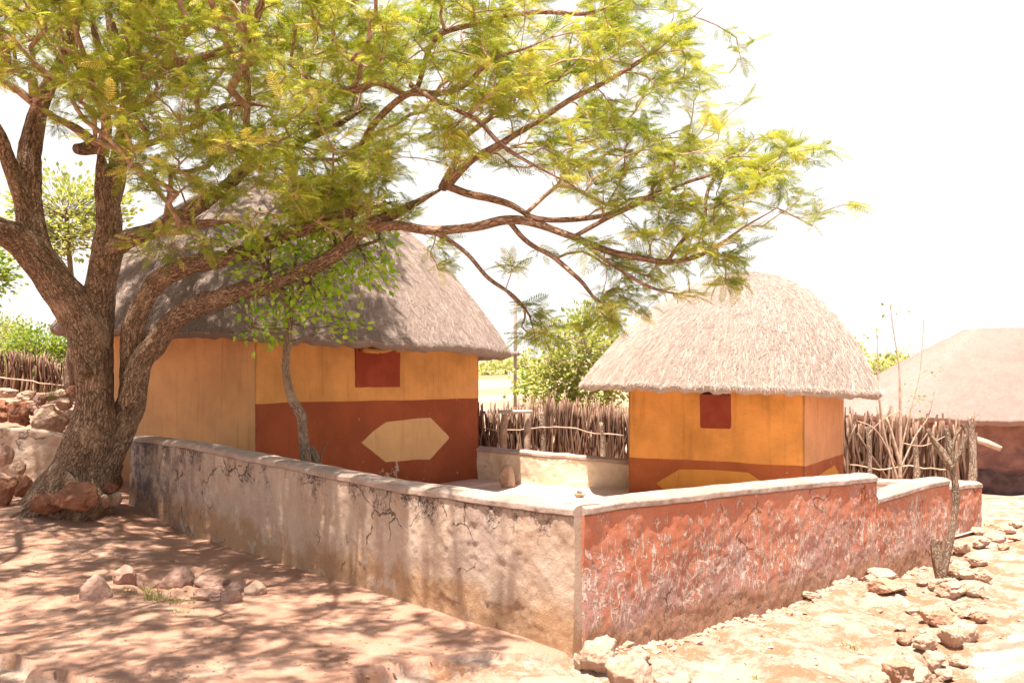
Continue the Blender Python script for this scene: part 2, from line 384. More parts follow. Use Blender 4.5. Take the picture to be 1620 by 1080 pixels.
def leaf_mat(name, a, b, c3, trans=0.38):
    n = NT(name, 0.55, 0.3); r = n.attr('rnd')
    c = n.mix(n.mr(r, 0.0, 0.6), a, b); c = n.mix(n.mr(r, 0.62, 1.0), c, c3); n.col(c)
    tr = n.nt.nodes.new('ShaderNodeBsdfTranslucent'); n.L(n.mix(1.0, c, (1.25, 1.2, 0.6), 'MULTIPLY'), tr.inputs[0])
    mx = n.nt.nodes.new('ShaderNodeMixShader'); mx.inputs[0].default_value = trans
    n.L(n.b.outputs[0], mx.inputs[1]); n.L(tr.outputs[0], mx.inputs[2])
    n.L(mx.outputs[0], n.nt.nodes['Material Output'].inputs[0]); return n.m
M['leaf'] = leaf_mat('feathery_leaf', (0.13, 0.185, 0.025), (0.34, 0.375, 0.05), (0.78, 0.68, 0.19))
M['leaf_broad'] = leaf_mat('broad_green_leaf', (0.20, 0.38, 0.035), (0.36, 0.52, 0.06), (0.52, 0.60, 0.15), 0.5)
M['leaf_far'] = leaf_mat('pale_shrub_leaf', (0.26, 0.32, 0.08), (0.42, 0.45, 0.15), (0.56, 0.53, 0.26))
M['leaf_bright'] = leaf_mat('bright_shrub_leaf', (0.14, 0.24, 0.03), (0.25, 0.34, 0.05), (0.38, 0.40, 0.10))
M['leaf_litter'] = leaf_mat('dry_leaf_litter', (0.30, 0.17, 0.09), (0.42, 0.27, 0.15), (0.2, 0.1, 0.06), 0.1)

def rock_mat(name, a, b, c3):
    n = NT(name, 0.9, 0.15)
    c = n.mix(n.mr(n.noise(5, 6, 0.65), 0.35, 0.65), a, b)
    c = n.mix(n.mr(n.noise(11, 6, 0.75), 0.52, 0.66, 0, 0.8), c, c3)
    n.bump(n.noise(12, 7, 0.7), 0.025, 0.8); n.bump(n.noise(70, 5, 0.75), 0.006, 0.9); return n.col(c)
M['rock_red'] = rock_mat('red_sandstone', (0.23, 0.10, 0.058), (0.32, 0.155, 0.095), (0.13, 0.06, 0.04))
M['rock_pale'] = rock_mat('pale_sandstone', (0.42, 0.265, 0.18), (0.52, 0.38, 0.29), (0.34, 0.16, 0.085))
M['rock_tan'] = rock_mat('tan_sandstone', (0.40, 0.21, 0.13), (0.48, 0.29, 0.20), (0.30, 0.14, 0.08))
M['rock_brown'] = rock_mat('mauve_brown_stone', (0.34, 0.20, 0.15), (0.44, 0.28, 0.22), (0.26, 0.13, 0.09))
M['stick'] = straw_mat('grey_brown_sticks', (0.11, 0.055, 0.035), (0.36, 0.23, 0.16))
M['stick_pale'] = simple('pale_peeled_wood', (0.55, 0.42, 0.32), (0.40, 0.27, 0.19), 12, 0.004)
M['red_panel'] = simple('dark_red_paint', (0.26, 0.045, 0.022), (0.31, 0.062, 0.03), 4, 0.003, 0.7)
M['mud'] = simple('ochre_mud', (0.52, 0.27, 0.08), (0.40, 0.19, 0.06), 9, 0.01)
M['dark'] = simple('opening_shade', (0.015, 0.01, 0.008), (0.03, 0.02, 0.015), 9, 0.002)  # near-black colour standing in for the shade inside an opening
M['white_paint'] = simple('old_white_paint', (0.72, 0.66, 0.58), (0.55, 0.46, 0.38), 14, 0.003)
M['metal'] = simple('weathered_grey_metal', (0.22, 0.17, 0.15), (0.3, 0.24, 0.2), 14, 0.001, 0.6)
M['stonewall'] = simple('dark_red_stone', (0.20, 0.10, 0.085), (0.32, 0.17, 0.13), 3, 0.03, 0.9, 12)
M['net_shade'] = simple('dark_net_and_shade', (0.07, 0.05, 0.045), (0.13, 0.085, 0.08), 5, 0.01)  # netting with the shade around it put into the colour
M['floor'] = simple('trodden_yard_plaster', (0.56, 0.43, 0.34), (0.64, 0.52, 0.43), 3, 0.004)
M['platform'] = simple('platform_plaster', (0.60, 0.42, 0.34), (0.66, 0.50, 0.41), 4, 0.008)
M['grass'] = leaf_mat('grass_blade', (0.14, 0.20, 0.03), (0.24, 0.28, 0.06), (0.4, 0.36, 0.14), 0.3)

# ------------------------------------------------------------------ layout in plan
WC, WL, WR = np.array([0.36, 5.52]), np.array([-4.64, 11.3]), np.array([3.98, 8.74])   # front yard wall: corner, left end, right end
HK = 1.08
HA, HB = np.array([-2.87, 10.6]) * HK, np.array([-0.48, 13.55]) * HK        # large hut, near corner and right corner
h1s = np.linalg.norm(HB - HA); e1 = (HB - HA) / h1s; HD = HA + h1s * np.array([-e1[1], e1[0]])
GL, GC = np.array([1.61, 13.08]), np.array([3.60, 11.68])         # small hut, left corner and near corner
h2s = np.linalg.norm(GC - GL); e2 = (GC - GL) / h2s; GR = GC + 1.68 * np.array([-e2[1], e2[0]])

# slab edge polyline (outer dirt lies lower), as (x, y)
def gp(px, py, z=0.0):
    Y = (EYE - z) * F / (py - HOR); return ((px - 810) / F * Y, Y)
SLAB = [gp(-400, 1030), gp(0, 1040), gp(60, 1062), gp(150, 1085), gp(330, 1110), gp(520, 1095), gp(575, 1072), gp(620, 1050), gp(700, 1040), gp(800, 1040), gp(905, 1036)]
CRACKS = [[gp(0, 848), gp(42, 835), gp(62, 812), gp(95, 805)], [gp(60, 815), gp(110, 828), gp(185, 836)],
          [gp(280, 884), gp(310, 893), gp(335, 900), gp(372, 904)], [gp(180, 876), gp(190, 884), gp(205, 890)],
          [gp(620, 1050), gp(660, 1046), gp(720, 1054), gp(790, 1044)]]
HOLE = [gp(195, 918), gp(240, 905), gp(300, 900), gp(380, 918), gp(400, 935), gp(300, 952), gp(225, 938)]

def side_of(x, y, a, b): return (b[0] - a[0]) * (y - a[1]) - (b[1] - a[1]) * (x - a[0])

def G(x, y, fine=True):
    x = np.asarray(x, float); y = np.asarray(y, float)
    z = 0.18 * ss(8.3, 10.3, y) * ss(-3.0, -5.0, x)
    lt = ss(-5.9, -6.9, x)
    z = z + lt * (0.62 * ss(12.5, 13.4, y) + 0.55 * ss(13.4, 17, y))
    z = z - 0.62 * ss(10.5, 20, y) * ss(3.5, 6.5, x)
    z = z + ss(20, 34, y) * 0.9 + 3.2 * ss(32, 130, y) + 5 * ss(130, 400, y)
    z = z + 0.02 * fbm(x * 0.5, y * 0.5, 0, 3, 3) * ss(4, 6, np.abs(x) + y)
    z = z + ss(25, 60, y) * 1.2 * fbm(x * 0.03, y * 0.03, 0, 4, 9)
    if fine:
        out = ((side_of(x, y, WC, WR) < 0.58) & (x > 0.33)) | (x > 5.2)
        dd = polysdf(x, y, SLAB + [(0.36, 5.52), (0.5, 0.0), (-6, 0)]) + 0.05 * fbm(x * 7, y * 7, 0, 4, 4)
        dirt = np.maximum(ss(0.015, -0.012, dd), out.astype(float))
        z = z - 0.06 * dirt + 0.012 * ss(0.12, 0.0, np.abs(dd)) * (1 - dirt) + 0.012 * fbm(x * 3.1, y * 3.1, 0, 4, 8) * (0.35 + dirt) + 0.016 * dirt * fbm(x * 9, y * 9, 0, 4, 12)
        z = z + 0.04 * dirt * np.clip(fbm(x * 1.9, y * 1.2, 0, 3, 31), -1, 1)
        near = (y < 12) & (np.abs(x) < 9)
        for c in CRACKS:
            w = 0.012 + 0.008 * vn(x * 9, y * 9, 0, 2)
            d = polydist(x + 0.03 * fbm(x * 8, y * 8, 0, 3, 5), y + 0.03 * fbm(x * 8, y * 8, 4, 3, 6), c)
            z = z - 0.05 * np.exp(-(d / w) ** 2) * near + 0.016 * np.exp(-(d / 0.09) ** 2) * near * (vn(x * 3, y * 3, 0, 8) > -0.2)
        hd = polysdf(x, y, HOLE) + 0.05 * fbm(x * 6, y * 6, 0, 3, 7)
        z = z - 0.055 * ss(0.03, -0.05, hd) + 0.03 * ss(0.0, -0.12, hd) * fbm(x * 9, y * 9, 0, 4, 14)
        return z, dirt, ss(0.02, -0.06, hd)
    return z
def g0(x, y): return float(G(np.array([x]), np.array([y]))[0][0])
def onground(px, py):                               # where the pixel's ray meets the ground
    Y = 5.0
    for _ in range(60):
        z = float(G((px - 810) / F * Y, Y, False)); Y += 0.6 * ((EYE - z) * F / (py - HOR) - Y)
    X = (px - 810) / F * Y; return np.array([X, Y, g0(X, Y)])

def build_ground():
    ys = [3.0]
    while ys[-1] < 14: ys.append(ys[-1] + max(0.012, 0.0022 * ys[-1]**1.05))
    while ys[-1] < 900: ys.append(ys[-1] * 1.03)
    ys = np.concatenate([-np.geomspace(600, 1, 14), [0, 1.5], ys])
    xf = np.arange(-7.2, 6.0, 0.017)
    xs = np.concatenate([-7.2 - np.geomspace(900, 0.05, 60), xf, 6.0 + np.geomspace(0.05, 900, 60)])
    X, Y = np.meshgrid(xs, ys, indexing='ij'); Z, D, Hh = G(X, Y)
    far = ss(17, 24, Y); D = np.clip(D + ss(-0.2, 0.5, fbm(X * 1.4, Y * 1.4, 0, 4, 77)) * 0.25 + Hh * 0.35, 0, 1)
    mb = MB(); q = gridq(len(xs), len(ys))
    mb.add(np.stack([X, Y, Z], -1), q, dirt=D.ravel(), far=far.ravel())
    tag(mb.build('ground', M['ground']), kind='structure')
build_ground()

# trodden yard floor inside the walls
mb = MB()
u = np.linspace(0, 1, 60); U_, V_ = np.meshgrid(u, u, indexing='ij')
c4 = [WC + (0.05, 0.25), np.array([4.9, 9.9]), np.array([4.0, 16.2]), np.array([-4.4, 12.0])]
XY = ((1 - U_) * (1 - V_))[..., None] * c4[0] + (U_ * (1 - V_))[..., None] * c4[1] + (U_ * V_)[..., None] * c4[2] + ((1 - U_) * V_)[..., None] * c4[3]
mb.add(np.dstack([XY, 0.035 + 0.006 * fbm(XY[..., 0] * 2, XY[..., 1] * 2, 0, 3, 5)]), gridq(60, 60))
tag(mb.build('yard_floor', M['floor']), kind='structure')

# pale paving of the path on the right
mb = MB()
pth = [gp(1660, 1180), gp(1560, 1060), gp(1548, 1000), gp(1590, 940), gp(1572, 890), gp(1625, 850), gp(1800, 825)]
yy = np.linspace(3.2, 10.4, 260); edge = np.interp(yy, [p[1] for p in pth], [p[0] for p in pth])
tt = np.linspace(0, 1, 60)[None, :]; X = edge[:, None] + tt * 4 + 0.06 * fbm(yy[:, None] * 3, 0, 0, 3, 3) * (1 - tt); Y = np.repeat(yy[:, None], 60, 1)
Z = G(X, Y, False) - 0.075 + 0.035 * np.minimum(1, tt * 12) - 0.03 * (1 - np.minimum(1, tt * 12)) + 0.012 * fbm(X * 3, Y * 3, 0, 4, 6)
mb.add(np.stack([X, Y, Z + 0.01], -1), gridq(260, 60)[:, ::-1])
M['path'] = simple('bleached_path_stone', (0.27, 0.18, 0.13), (0.52, 0.42, 0.35), 4, 0.05, 0.95, 12)
tag(mb.build('path', M['path']), kind='structure')

# ------------------------------------------------------------------ walls
def wall_section(parent, name, mat, pts, thick, label=None, cap_h=0.055, ds=0.014, seed=0, endround=0.1, cap=True, wob=1.0):
    """pts: (x, y, zbot, ztop) along the visible face, thickness goes to the left of travel"""
    pl = catmull([(p[0], p[1], p[2], p[3]) for p in pts], ds) if len(pts) > 2 else None
    if pl is None:
        a, b = np.array(pts[0], float), np.array(pts[1], float); n = max(4, int(np.hypot(*(b - a)[:2]) / ds)); pl = a + (b - a) * np.linspace(0, 1, n)[:, None]
    n = len(pl); s = np.concatenate([[0], np.cumsum(np.hypot(*np.diff(pl[:, :2], axis=0).T))]); Lh = s[-1]
    T = np.gradient(pl[:, :2], axis=0); T /= np.linalg.norm(T, axis=1)[:, None]; N = np.stack([-T[:, 1], T[:, 0]], 1)  # inward
    zb, zt = pl[:, 2] - 0.15, pl[:, 3] + 0.005 * fbm(s * 1.3, 0, 0, 3, seed + 3)
    def sheet(prof, nm, m, ext, disp, attrs=True):
        # prof: list of (depth 0..thick, w) where w: (zb share, offset from top)
        k = len(prof); D = np.array([p[0] for p in prof])[None, :]; A = np.array([p[1] for p in prof])[None, :]; O = np.array([p[2] for p in prof])[None, :]
        Z = zb[:, None] * (1 - A) + zt[:, None] * A + O; Dd = np.repeat(D, n, 0)
        X = pl[:, 0][:, None] + N[:, 0][:, None] * Dd; Y = pl[:, 1][:, None] + N[:, 1][:, None] * Dd
        nd = np.where(Dd < thick / 2, -1, 1.0) * np.clip(np.abs(Dd - thick / 2) / (thick / 2), 0, 1)
        big = 0.015 * wob * fbm(X * 1.6 + seed, Y * 1.6, Z * 1.6, 3, seed) + 0.007 * wob * fbm(X * 7, Y * 7, Z * 7, 3, seed + 1)
        st = fbm(X * 3.1, Y * 3.1, Z * 3.6, 4, seed + 9); big = big - disp * ss(0.12, 0.17, st) - 0.6 * disp * ss(0.42, 0.46, st)
        big = big + 0.004 * wob * fbm(X * 24, Y * 24, Z * 24, 2, seed + 4)
        X = X + N[:, 0][:, None] * nd * big; Y = Y + N[:, 1][:, None] * nd * big
        Z = Z + 0.005 * wob * fbm(X * 5, Y * 5, 0, 3, seed + 2) * A
        hh = (Z - zb[:, None] - 0.15) / (zt - zb - 0.15)[:, None]
        mb = MB(); V = np.stack([X, Y, Z], -1)
        mb.add(V, gridq(n, k), wh=np.clip(hh, 0, 1).ravel(), ws=np.repeat((s / Lh)[:, None], k, 1).ravel())
        for e in (0, n - 1):       # close the ends
            c = V[e].mean(0); vv = np.vstack([V[e], c]); tr = [(j, j + 1, k) if e == 0 else (j + 1, j, k) for j in range(k - 1)] + [(k - 1, 0, k) if e == 0 else (0, k - 1, k)]
            mb.add(vv, None, tr, wh=np.append(np.clip(hh[e], 0, 1), 0.5), ws=np.full(k + 1, e / (n - 1.0)))
        o = mb.build(nm, m, parent)
        if label and nm == name: o['label'] = label
        return o
    H = float((zt - zb).mean()); kk = max(10, int(H / ds)); ctop = -cap_h if cap else 0.0
    prof = [(0, a, ctop * a) for a in np.linspace(0, 1, kk)]
    if not cap: prof += [(thick * t, 1, 0.02 * math.sin(math.pi * t)) for t in (0.1, 0.3, 0.5, 0.7, 0.9)]
    prof += [(thick, a, ctop * a) for a in np.linspace(1, 0, max(6, kk // 4))]
    sheet(prof, name, mat, 0, (0.006 if mat != M['wall_red'] else 0.003) * wob)
    if cap:
        r = 0.009; cp = [(0.02, 1, -cap_h - 0.002), (-r, 1, -cap_h + 0.004)] + [(-r, 1, -cap_h * t) for t in (0.8, 0.6, 0.4, 0.25)]
        cp += [(-r + 0.012, 1, -0.008), (0.02, 1, 0.003)] + [(thick * t, 1, 0.004 + 0.006 * math.sin(math.pi * t)) for t in (0.2, 0.35, 0.5, 0.65, 0.8)]
        cp += [(thick - 0.02, 1, 0.003), (thick + r - 0.012, 1, -0.008), (thick + r, 1, -0.3 * cap_h), (thick + r, 1, -cap_h), (thick - 0.02, 1, -cap_h - 0.002)]
        sheet(cp, 'coping', M['coping'], 0, 0.004 * wob)

yw = empty('yard_wall', (WC[0], WC[1], 0), 'long cracked plaster yard wall, grey on the shady side, flaking red past its corner', 'wall')
dL = (WL - WC) / np.linalg.norm(WL - WC)
ltop = [(205, 690), (300, 702), (400, 722), (500, 742), (600, 762), (700, 777), (800, 790), (913, 801)]
pts = []
for px, py in ltop:
    k = (px - 810) / F; t = (k * WC[1] - WC[0]) / (dL[0] - k * dL[1]); x, y = WC + dL * t
    pts.append((x, y, 0.17 * float(ss(8.3, 10.3, y) * ss(-3.0, -5.0, x)), EYE + (HOR - py) / F * y))
wall_section(yw, 'wall_section', M['wall_grey'], pts[:-1] + [(WC[0] - 0.0, WC[1] + 0.0, 0, 0.862)], 0.24, 'grey brown cracked plaster section with black stains', seed=1, wob=0.65)
dR = (WR - WC) / np.linalg.norm(WR - WC)
WCo = WC + 0.022 * np.array([dR[1], -dR[0]])
def onR(px, off=0): k = (px - 810) / F; t = (k * WCo[1] - WCo[0]) / (dR[0] - k * dR[1]); return WCo + dR * t
rp = []
for px, py in [(915, 801), (1000, 790), (1100, 779), (1250, 764), (1388, 751)]:
    x, y = onR(px); rp.append((x, y, 0, EYE + (HOR - py) / F * y))
rp[0] = (WCo[0] + 0.05, WCo[1] + 0.044, 0, 0.860)
wall_section(yw, 'wall_section', M['wall_red'], rp, 0.24, 'red section with flaking pale patches', seed=21, wob=0.55)
rp2 = []
for px, py in [(1390, 785), (1420, 777), (1460, 764), (1502, 756)]:
    x, y = onR(px); rp2.append((x, y, 0.03, EYE + (HOR - py) / F * y))
wall_section(yw, 'wall_section', M['wall_red'], rp2, 0.22, 'lower dipped red section', seed=41, wob=0.55)

ew = empty('end_wall', (4.6, 9.7, 0), 'short red wall end with white top behind the crooked dead trunk', 'wall')
wall_section(ew, 'wall_section', M['wall_red'], [(4.35, 9.45, -0.02, EYE - 166 / F * 9.45), (4.6, 9.66, -0.02, EYE - 165 / F * 9.66), (4.92, 9.95, -0.04, EYE - 163 / F * 9.95)], 0.22, seed=61)
iw = empty('inner_wall', (4.6, 10.5, 0), 'low sandy inner yard wall seen through the dip in the red wall', 'wall')
wall_section(iw, 'wall_section', M['wall_pale'], [(3.9, 10.75, 0, 0.47), (4.88, 10.9, -0.02, 0.42), (5.3, 10.98, -0.05, 0.41)], 0.22, seed=71)
bw = empty('back_yard_wall', (0.6, 13.9, 0), 'low sandy plaster wall between the two huts', 'wall')
wall_section(bw, 'wall_section', M['wall_pale'], [(-1.1, 14.95, 0.03, EYE - 104 / F * 14.95), (0.0, 14.3, 0.03, EYE - 112 / F * 14.3), (1.0, 13.75, 0.02, EYE - 122 / F * 13.75), (2.0, 13.75, 0, EYE - 130 / F * 13.75), (2.4, 13.9, 0, 0.42)], 0.22, seed=81, ds=0.025)
lw = empty('retaining_wall', (-6.5, 12.2, 0.2), 'low grey retaining wall left of the big tree', 'wall')
wall_section(lw, 'wall_section', M['wall_grey'], [(-8.6, 12.0, 0.1, EYE - 80 / F * 12.0), (-7.0, 12.1, 0.12, EYE - 80 / F * 12.1), (-6.1, 12.2, 0.12, EYE - 82 / F * 12.2), (-5.35, 12.35, 0.12, 0.72)], 0.25, seed=91, ds=0.022, cap=False)

# ------------------------------------------------------------------ huts
def face_uv(px, py, a, b):
    k = (px - 810) / F; d = (b - a) / np.linalg.norm(b - a); t = (k * a[1] - a[0]) / (d[0] - k * d[1])
    y = a[1] + d[1] * t; return (t, EYE + (HOR - py) / F * y)

def hut_walls(parent, corners, side, z0, z1, mat, paint, seed):
    """corners counter-clockwise seen from above; paint(face, u, z) -> plain, band sdf, shape sdf, peel sdf"""
    V, at = [], {k: [] for k in ('plain', 'band', 'shape', 'peel', 'zz')}; dz = 0.03; zs = np.arange(z0, z1 + dz, dz)
    cen = np.mean(corners, 0)
    for f in range(4):
        a, b = corners[f], corners[(f + 1) % 4]; side = float(np.linalg.norm(b - a)); us = np.linspace(0.0, side, int(side / 0.03)); d = (b - a) / side; nrm = np.array([d[1], -d[0]])
        U, Z = np.meshgrid(us, zs, indexing='ij'); rr = 0.05; e = np.minimum(U, side - U); inset = np.where(e < rr, rr - np.sqrt(np.maximum(rr**2 - (rr - e)**2, 0)), 0) * 0.6
        X = a[0] + d[0] * U; Y = a[1] + d[1] * U; env = ss(0, 0.15, e)
        inset = 0 * U
        off = (0.018 * fbm(X * 1.3, Y * 1.3, Z * 1.3, 3, seed) + 0.005 * fbm(X * 6, Y * 6, Z * 6, 3, seed + 1)) * env
        X, Y = X + nrm[0] * off, Y + nrm[1] * off
        V.append(np.stack([X, Y, Z], -1))
        for k, v in zip(at, (*paint(f, U, Z), Z - z0)): at[k].append(np.broadcast_to(v, U.shape))
    V = np.concatenate(V); n = len(V); mb = MB()
    mb.add(V, gridq(n, len(zs), True), **{k: np.concatenate(v).ravel() for k, v in at.items()})
    return mb.build('wall', mat, parent)

def thatch_roof(parent, cen, R, ze, Hh, mat, smat, seed, tilt=(0, 0), top=(0, 0), p=2.05, thick=0.13, nstraw=12000, sq=0.0, rot=0.0, flat=0.0):
    nth, ns = 420, 130; th = np.linspace(0, 2 * np.pi, nth, endpoint=False); s = np.linspace(0.0, 1, ns)
    TH, S = np.meshgrid(th, s, indexing='ij')
    def surf(TH, S, extra=0.0):
        cr = np.maximum(np.abs(np.cos(TH - rot)), np.abs(np.sin(TH - rot))); Rp = R * (1 + sq * (0.88 / cr - 1)) * (1 + 0.012 * fbm(np.cos(TH) * 3, np.sin(TH) * 3, 0, 3, seed))
        cx = cen[0] + top[0] * (1 - S**2); cy = cen[1] + top[1] * (1 - S**2)
        x = cx + Rp * S * np.cos(TH); y = cy + Rp * S * np.sin(TH)
        hh = (1 - S**p) if not flat else np.minimum(1 - S**p, flat) 
        z = ze + Hh * hh + tilt[0] * (x - cen[0]) + tilt[1] * (y - cen[1])
        z = z + 0.018 * fbm(x * 1.1, y * 1.1, z * 1.1, 3, seed + 2) + 0.010 * fbm(x * 6, y * 6, z * 3, 4, seed + 3) + 0.006 * fbm(TH * R * 14, S * 9, 0, 4, seed + 5) * S
        z = z - 0.008 * np.abs(vn(TH * R * 9, 0, 0, seed + 8)) * ss(0.93, 1, S)
        return np.stack(np.broadcast_arrays(x, y, z + extra), -1)
    V = surf(TH, S); tv = np.stack([TH * R * S, S * R * 1.3, np.zeros_like(S)], -1)
    low = [V]; lt = [tv]
    rag = 0.018 * fbm(th * R * 10, 0, 0, 4, seed + 7)
    for k, (f, dz) in enumerate([(0.999, -0.10), (0.990, -0.28), (0.965, -0.52), (0.90, -0.55), (0.74, 0.0)]):
        e = surf(th, np.full(nth, 1.0)); c = np.array([cen[0], cen[1]]); e[:, :2] = c + (e[:, :2] - c) * f
        e[:, 2] += thick * dz + rag * (k < 4) + (0.26 * Hh * 0.4 if k == 4 else 0) + (0.04 if k == 3 else 0)
        low.append(e[:, None]); lt.append(np.stack([th * R, np.full(nth, R * 1.3 + 0.1 * k), np.zeros(nth)], -1)[:, None])
    V = np.concatenate(low, 1); T = np.concatenate(lt, 1); mb = MB()
    mb.add(V, gridq(nth, V.shape[1], True)[:, ::-1], th=T.reshape(-1, 3))
    o = mb.build('thatched_roof', mat, parent)
    # loose straw over the surface and the ragged eave
    r = np.random.default_rng(seed); mb = MB(); n = nstraw
    a = r.uniform(0, 2 * np.pi, n); sv = np.sqrt(r.uniform(0.0, 1, n)) * 0.985
    L = r.uniform(0.03, 0.09, n); p0 = surf(a, sv); p1 = surf(a + r.normal(0, 0.016, n), np.minimum(sv + L / R, 1.02)); p1[:, 2] += r.uniform(0.0, 0.03, n); p0[:, 2] += 0.004
    ne = n // 3; ae = r.uniform(0, 2 * np.pi, ne); q0 = surf(ae, np.full(ne, 0.985)); q0[:, 2] -= r.uniform(0.0, thick * 0.35, ne)
    d = np.stack([np.cos(ae + r.normal(0, 0.3, ne)), np.sin(ae + r.normal(0, 0.3, ne)), r.uniform(-0.9, -0.3, ne)], 1); q1 = q0 + d * r.uniform(0.02, 0.06, ne)[:, None]
    p0 = np.vstack([p0, q0]); p1 = np.vstack([p1, q1]); n = len(p0); tdir = p1 - p0
    w = np.cross(tdir, r.normal(0, 1, (n, 3)) * 0.4 + [0, 0, 1]); w /= np.linalg.norm(w, axis=1)[:, None] + 1e-9; w *= r.uniform(0.0010, 0.0026, n)[:, None]
    if nstraw == 0: return o
    vv = np.stack([p0 - w, p0 + w, p1 + w * 0.4, p1 - w * 0.4], 1); rv = np.repeat(r.uniform(0, 1, n), 4)
    mb.add(vv, np.arange(n * 4).reshape(-1, 4), rnd=rv); so = mb.build('straw', smat, o); so['label'] = 'loose straw ends on the roof'; so['kind'] = 'stuff'
    return o

YEL, RED, BEI, SID = (0.62, 0.30, 0.098), (0.28, 0.072, 0.028), (0.62, 0.38, 0.18), (0.63, 0.35, 0.155)
M['hut1'] = hut_mat('painted_mud_wall_large_hut', YEL, RED, BEI, SID)
M['hut2'] = hut_mat('painted_mud_wall_small_hut', (0.70, 0.30, 0.075), (0.36, 0.10, 0.035), (0.64, 0.28, 0.06), (0.62, 0.30, 0.14))
dia = [face_uv(px, py, HA, HB) for px, py in [(572, 700), (590, 683), (612, 668), (640, 664), (681, 660), (713, 692), (680, 726), (650, 727), (612, 731)]]
peel1 = [face_uv(px, py, HA, HB) for px, py in [(627, 727), (624, 750), (628, 752), (631, 730)]]
def paint1(f, U, Z):
    far = np.full(U.shape, 9.0)
    if f == 0: return 0 * U, Z - (EYE - 0.265 * HK) - 0.012 * fbm(U * 1.2, 0, 0, 3, 4), polysdf(U, Z, dia) + 0.006 * fbm(U * 4, Z * 4, 0, 2, 3), np.minimum(polysdf(U, Z, peel1), polydist(U, Z, [face_uv(600, 745, HA, HB), face_uv(620, 752, HA, HB)]) - 0.02)
    if f == 3: return 0 * U + 1, far, far, polydist(U, Z, [(0.2, 0.78), (0.15, 0.95)]) - 0.025
    return 0 * U, Z - (EYE - 0.265 * HK), far, far
c1 = [HA, HB, HB + (HD - HA), HD]; cen1 = np.mean(c1, 0)
h1 = empty('thatched_hut', (cen1[0], cen1[1], 0.0), 'large thatched hut with yellow and red painted walls behind the big tree', 'hut')
hut_walls(h1, c1, h1s, -0.15, EYE + 0.80 * HK, M['hut1'], paint1, 5)
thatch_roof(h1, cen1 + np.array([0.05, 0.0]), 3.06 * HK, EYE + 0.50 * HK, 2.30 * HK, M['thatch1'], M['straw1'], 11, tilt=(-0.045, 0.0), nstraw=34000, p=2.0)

def panel(parent, a, b, p0, p1, mat, out=0.012, name='window', rad=0.04, seed=0):
    """rounded slightly uneven panel on the face a-b between pixel corners"""
    u0, z1 = face_uv(*p0, a, b); u1, z0 = face_uv(*p1, a, b); d = (b - a) / np.linalg.norm(b - a); nr = np.array([d[1], -d[0]])
    cx, cz, hx, hz_ = (u0 + u1) / 2, (z0 + z1) / 2, (u1 - u0) / 2, (z1 - z0) / 2; ring = []
    for k, (sx, sz) in enumerate([(1, -1), (1, 1), (-1, 1), (-1, -1)]):
        for t in np.linspace(0, 1, 6):
            an = math.radians(-90 + 90 * k + 90 * t); ring.append((cx + sx * (hx - rad) + rad * math.cos(an), cz + sz * (hz_ - rad) + rad * math.sin(an)))
    ring = np.array(ring); ring += 0.006 * np.stack([vn(ring[:, 0] * 9, ring[:, 1] * 9, 0, seed), vn(ring[:, 0] * 9, ring[:, 1] * 9, 5, seed)], 1)
    def w(r, o): return np.stack([a[0] + d[0] * r[:, 0] + nr[0] * o, a[1] + d[1] * r[:, 0] + nr[1] * o, r[:, 1]], 1)
    c = np.array([[cx, cz]]); ins = c + (ring - c) * 0.965; mb = MB(); n = len(ring)
    V = np.vstack([w(ring, -0.03), w(ring, out), w(ins, out + 0.004), w(c, out + 0.005)])
    q = [(k, (k + 1) % n, n + (k + 1) % n, n + k) for k in range(n)] + [(n + k, n + (k + 1) % n, 2 * n + (k + 1) % n, 2 * n + k) for k in range(n)]
    t = [(2 * n + k, 2 * n + (k + 1) % n, 3 * n) for k in range(n)]
    mb.add(V, q, t); return mb.build(name, mat, parent, smooth=False)

w1 = panel(h1, HA, HB, (562, 541), (632, 612), M['red_panel'], 0.014, rad=0.02)
w1['label'] = 'blocked window painted dark red'
# dark gap and lumpy mud roll over the window
mb = MB(); pl = []
for px, py in [(568, 546), (580, 549), (600, 550), (615, 547), (630, 549)]:
    u, z = face_uv(px, py, HA, HB); pt = HA + e1 * u + np.array([e1[1], -e1[0]]) * 0.05; pl.append((pt[0], pt[1], z - 0.045))
pl = catmull(pl, 0.03); tube(mb, pl, 0.030 + 0.012 * vn(np.arange(len(pl)) * 0.9, 0, 0, 3), 10, 0.2, 3); mb.build('mud_roll', M['mud'], h1)
# platform bench along the front of the large hut
n1 = np.array([e1[1], -e1[0]])
def slab(name, quad, z0, z1, mat, parent=None, seed=0, n=40):
    u = np.linspace(0, 1, n); A, B = np.meshgrid(u, u, indexing='ij'); q = [np.array(k) for k in quad]
    XY = ((1 - A) * (1 - B))[..., None] * q[0] + (A * (1 - B))[..., None] * q[1] + (A * B)[..., None] * q[2] + ((1 - A) * B)[..., None] * q[3]
    Z = z1 + 0.008 * fbm(XY[..., 0] * 2.5, XY[..., 1] * 2.5, 0, 3, seed) - 0.02 * (1 - ss(0, 0.06, np.minimum(np.minimum(A, 1 - A), np.minimum(B, 1 - B))))
    top = np.dstack([XY, Z]); mb = MB(); mb.add(top, gridq(n, n))
    idx = [(i, 0) for i in range(n)] + [(n - 1, j) for j in range(1, n)] + [(i, n - 1) for i in range(n - 2, -1, -1)] + [(0, j) for j in range(n - 2, 0, -1)]
    ring = np.array([top[i, j] for i, j in idx]); bot = ring.copy(); bot[:, 2] = z0; m = len(ring)
    mb.add(np.vstack([ring, bot]), [(k, m + k, m + (k + 1) % m, (k + 1) % m) for k in range(m)]); return mb.build(name, mat, parent)
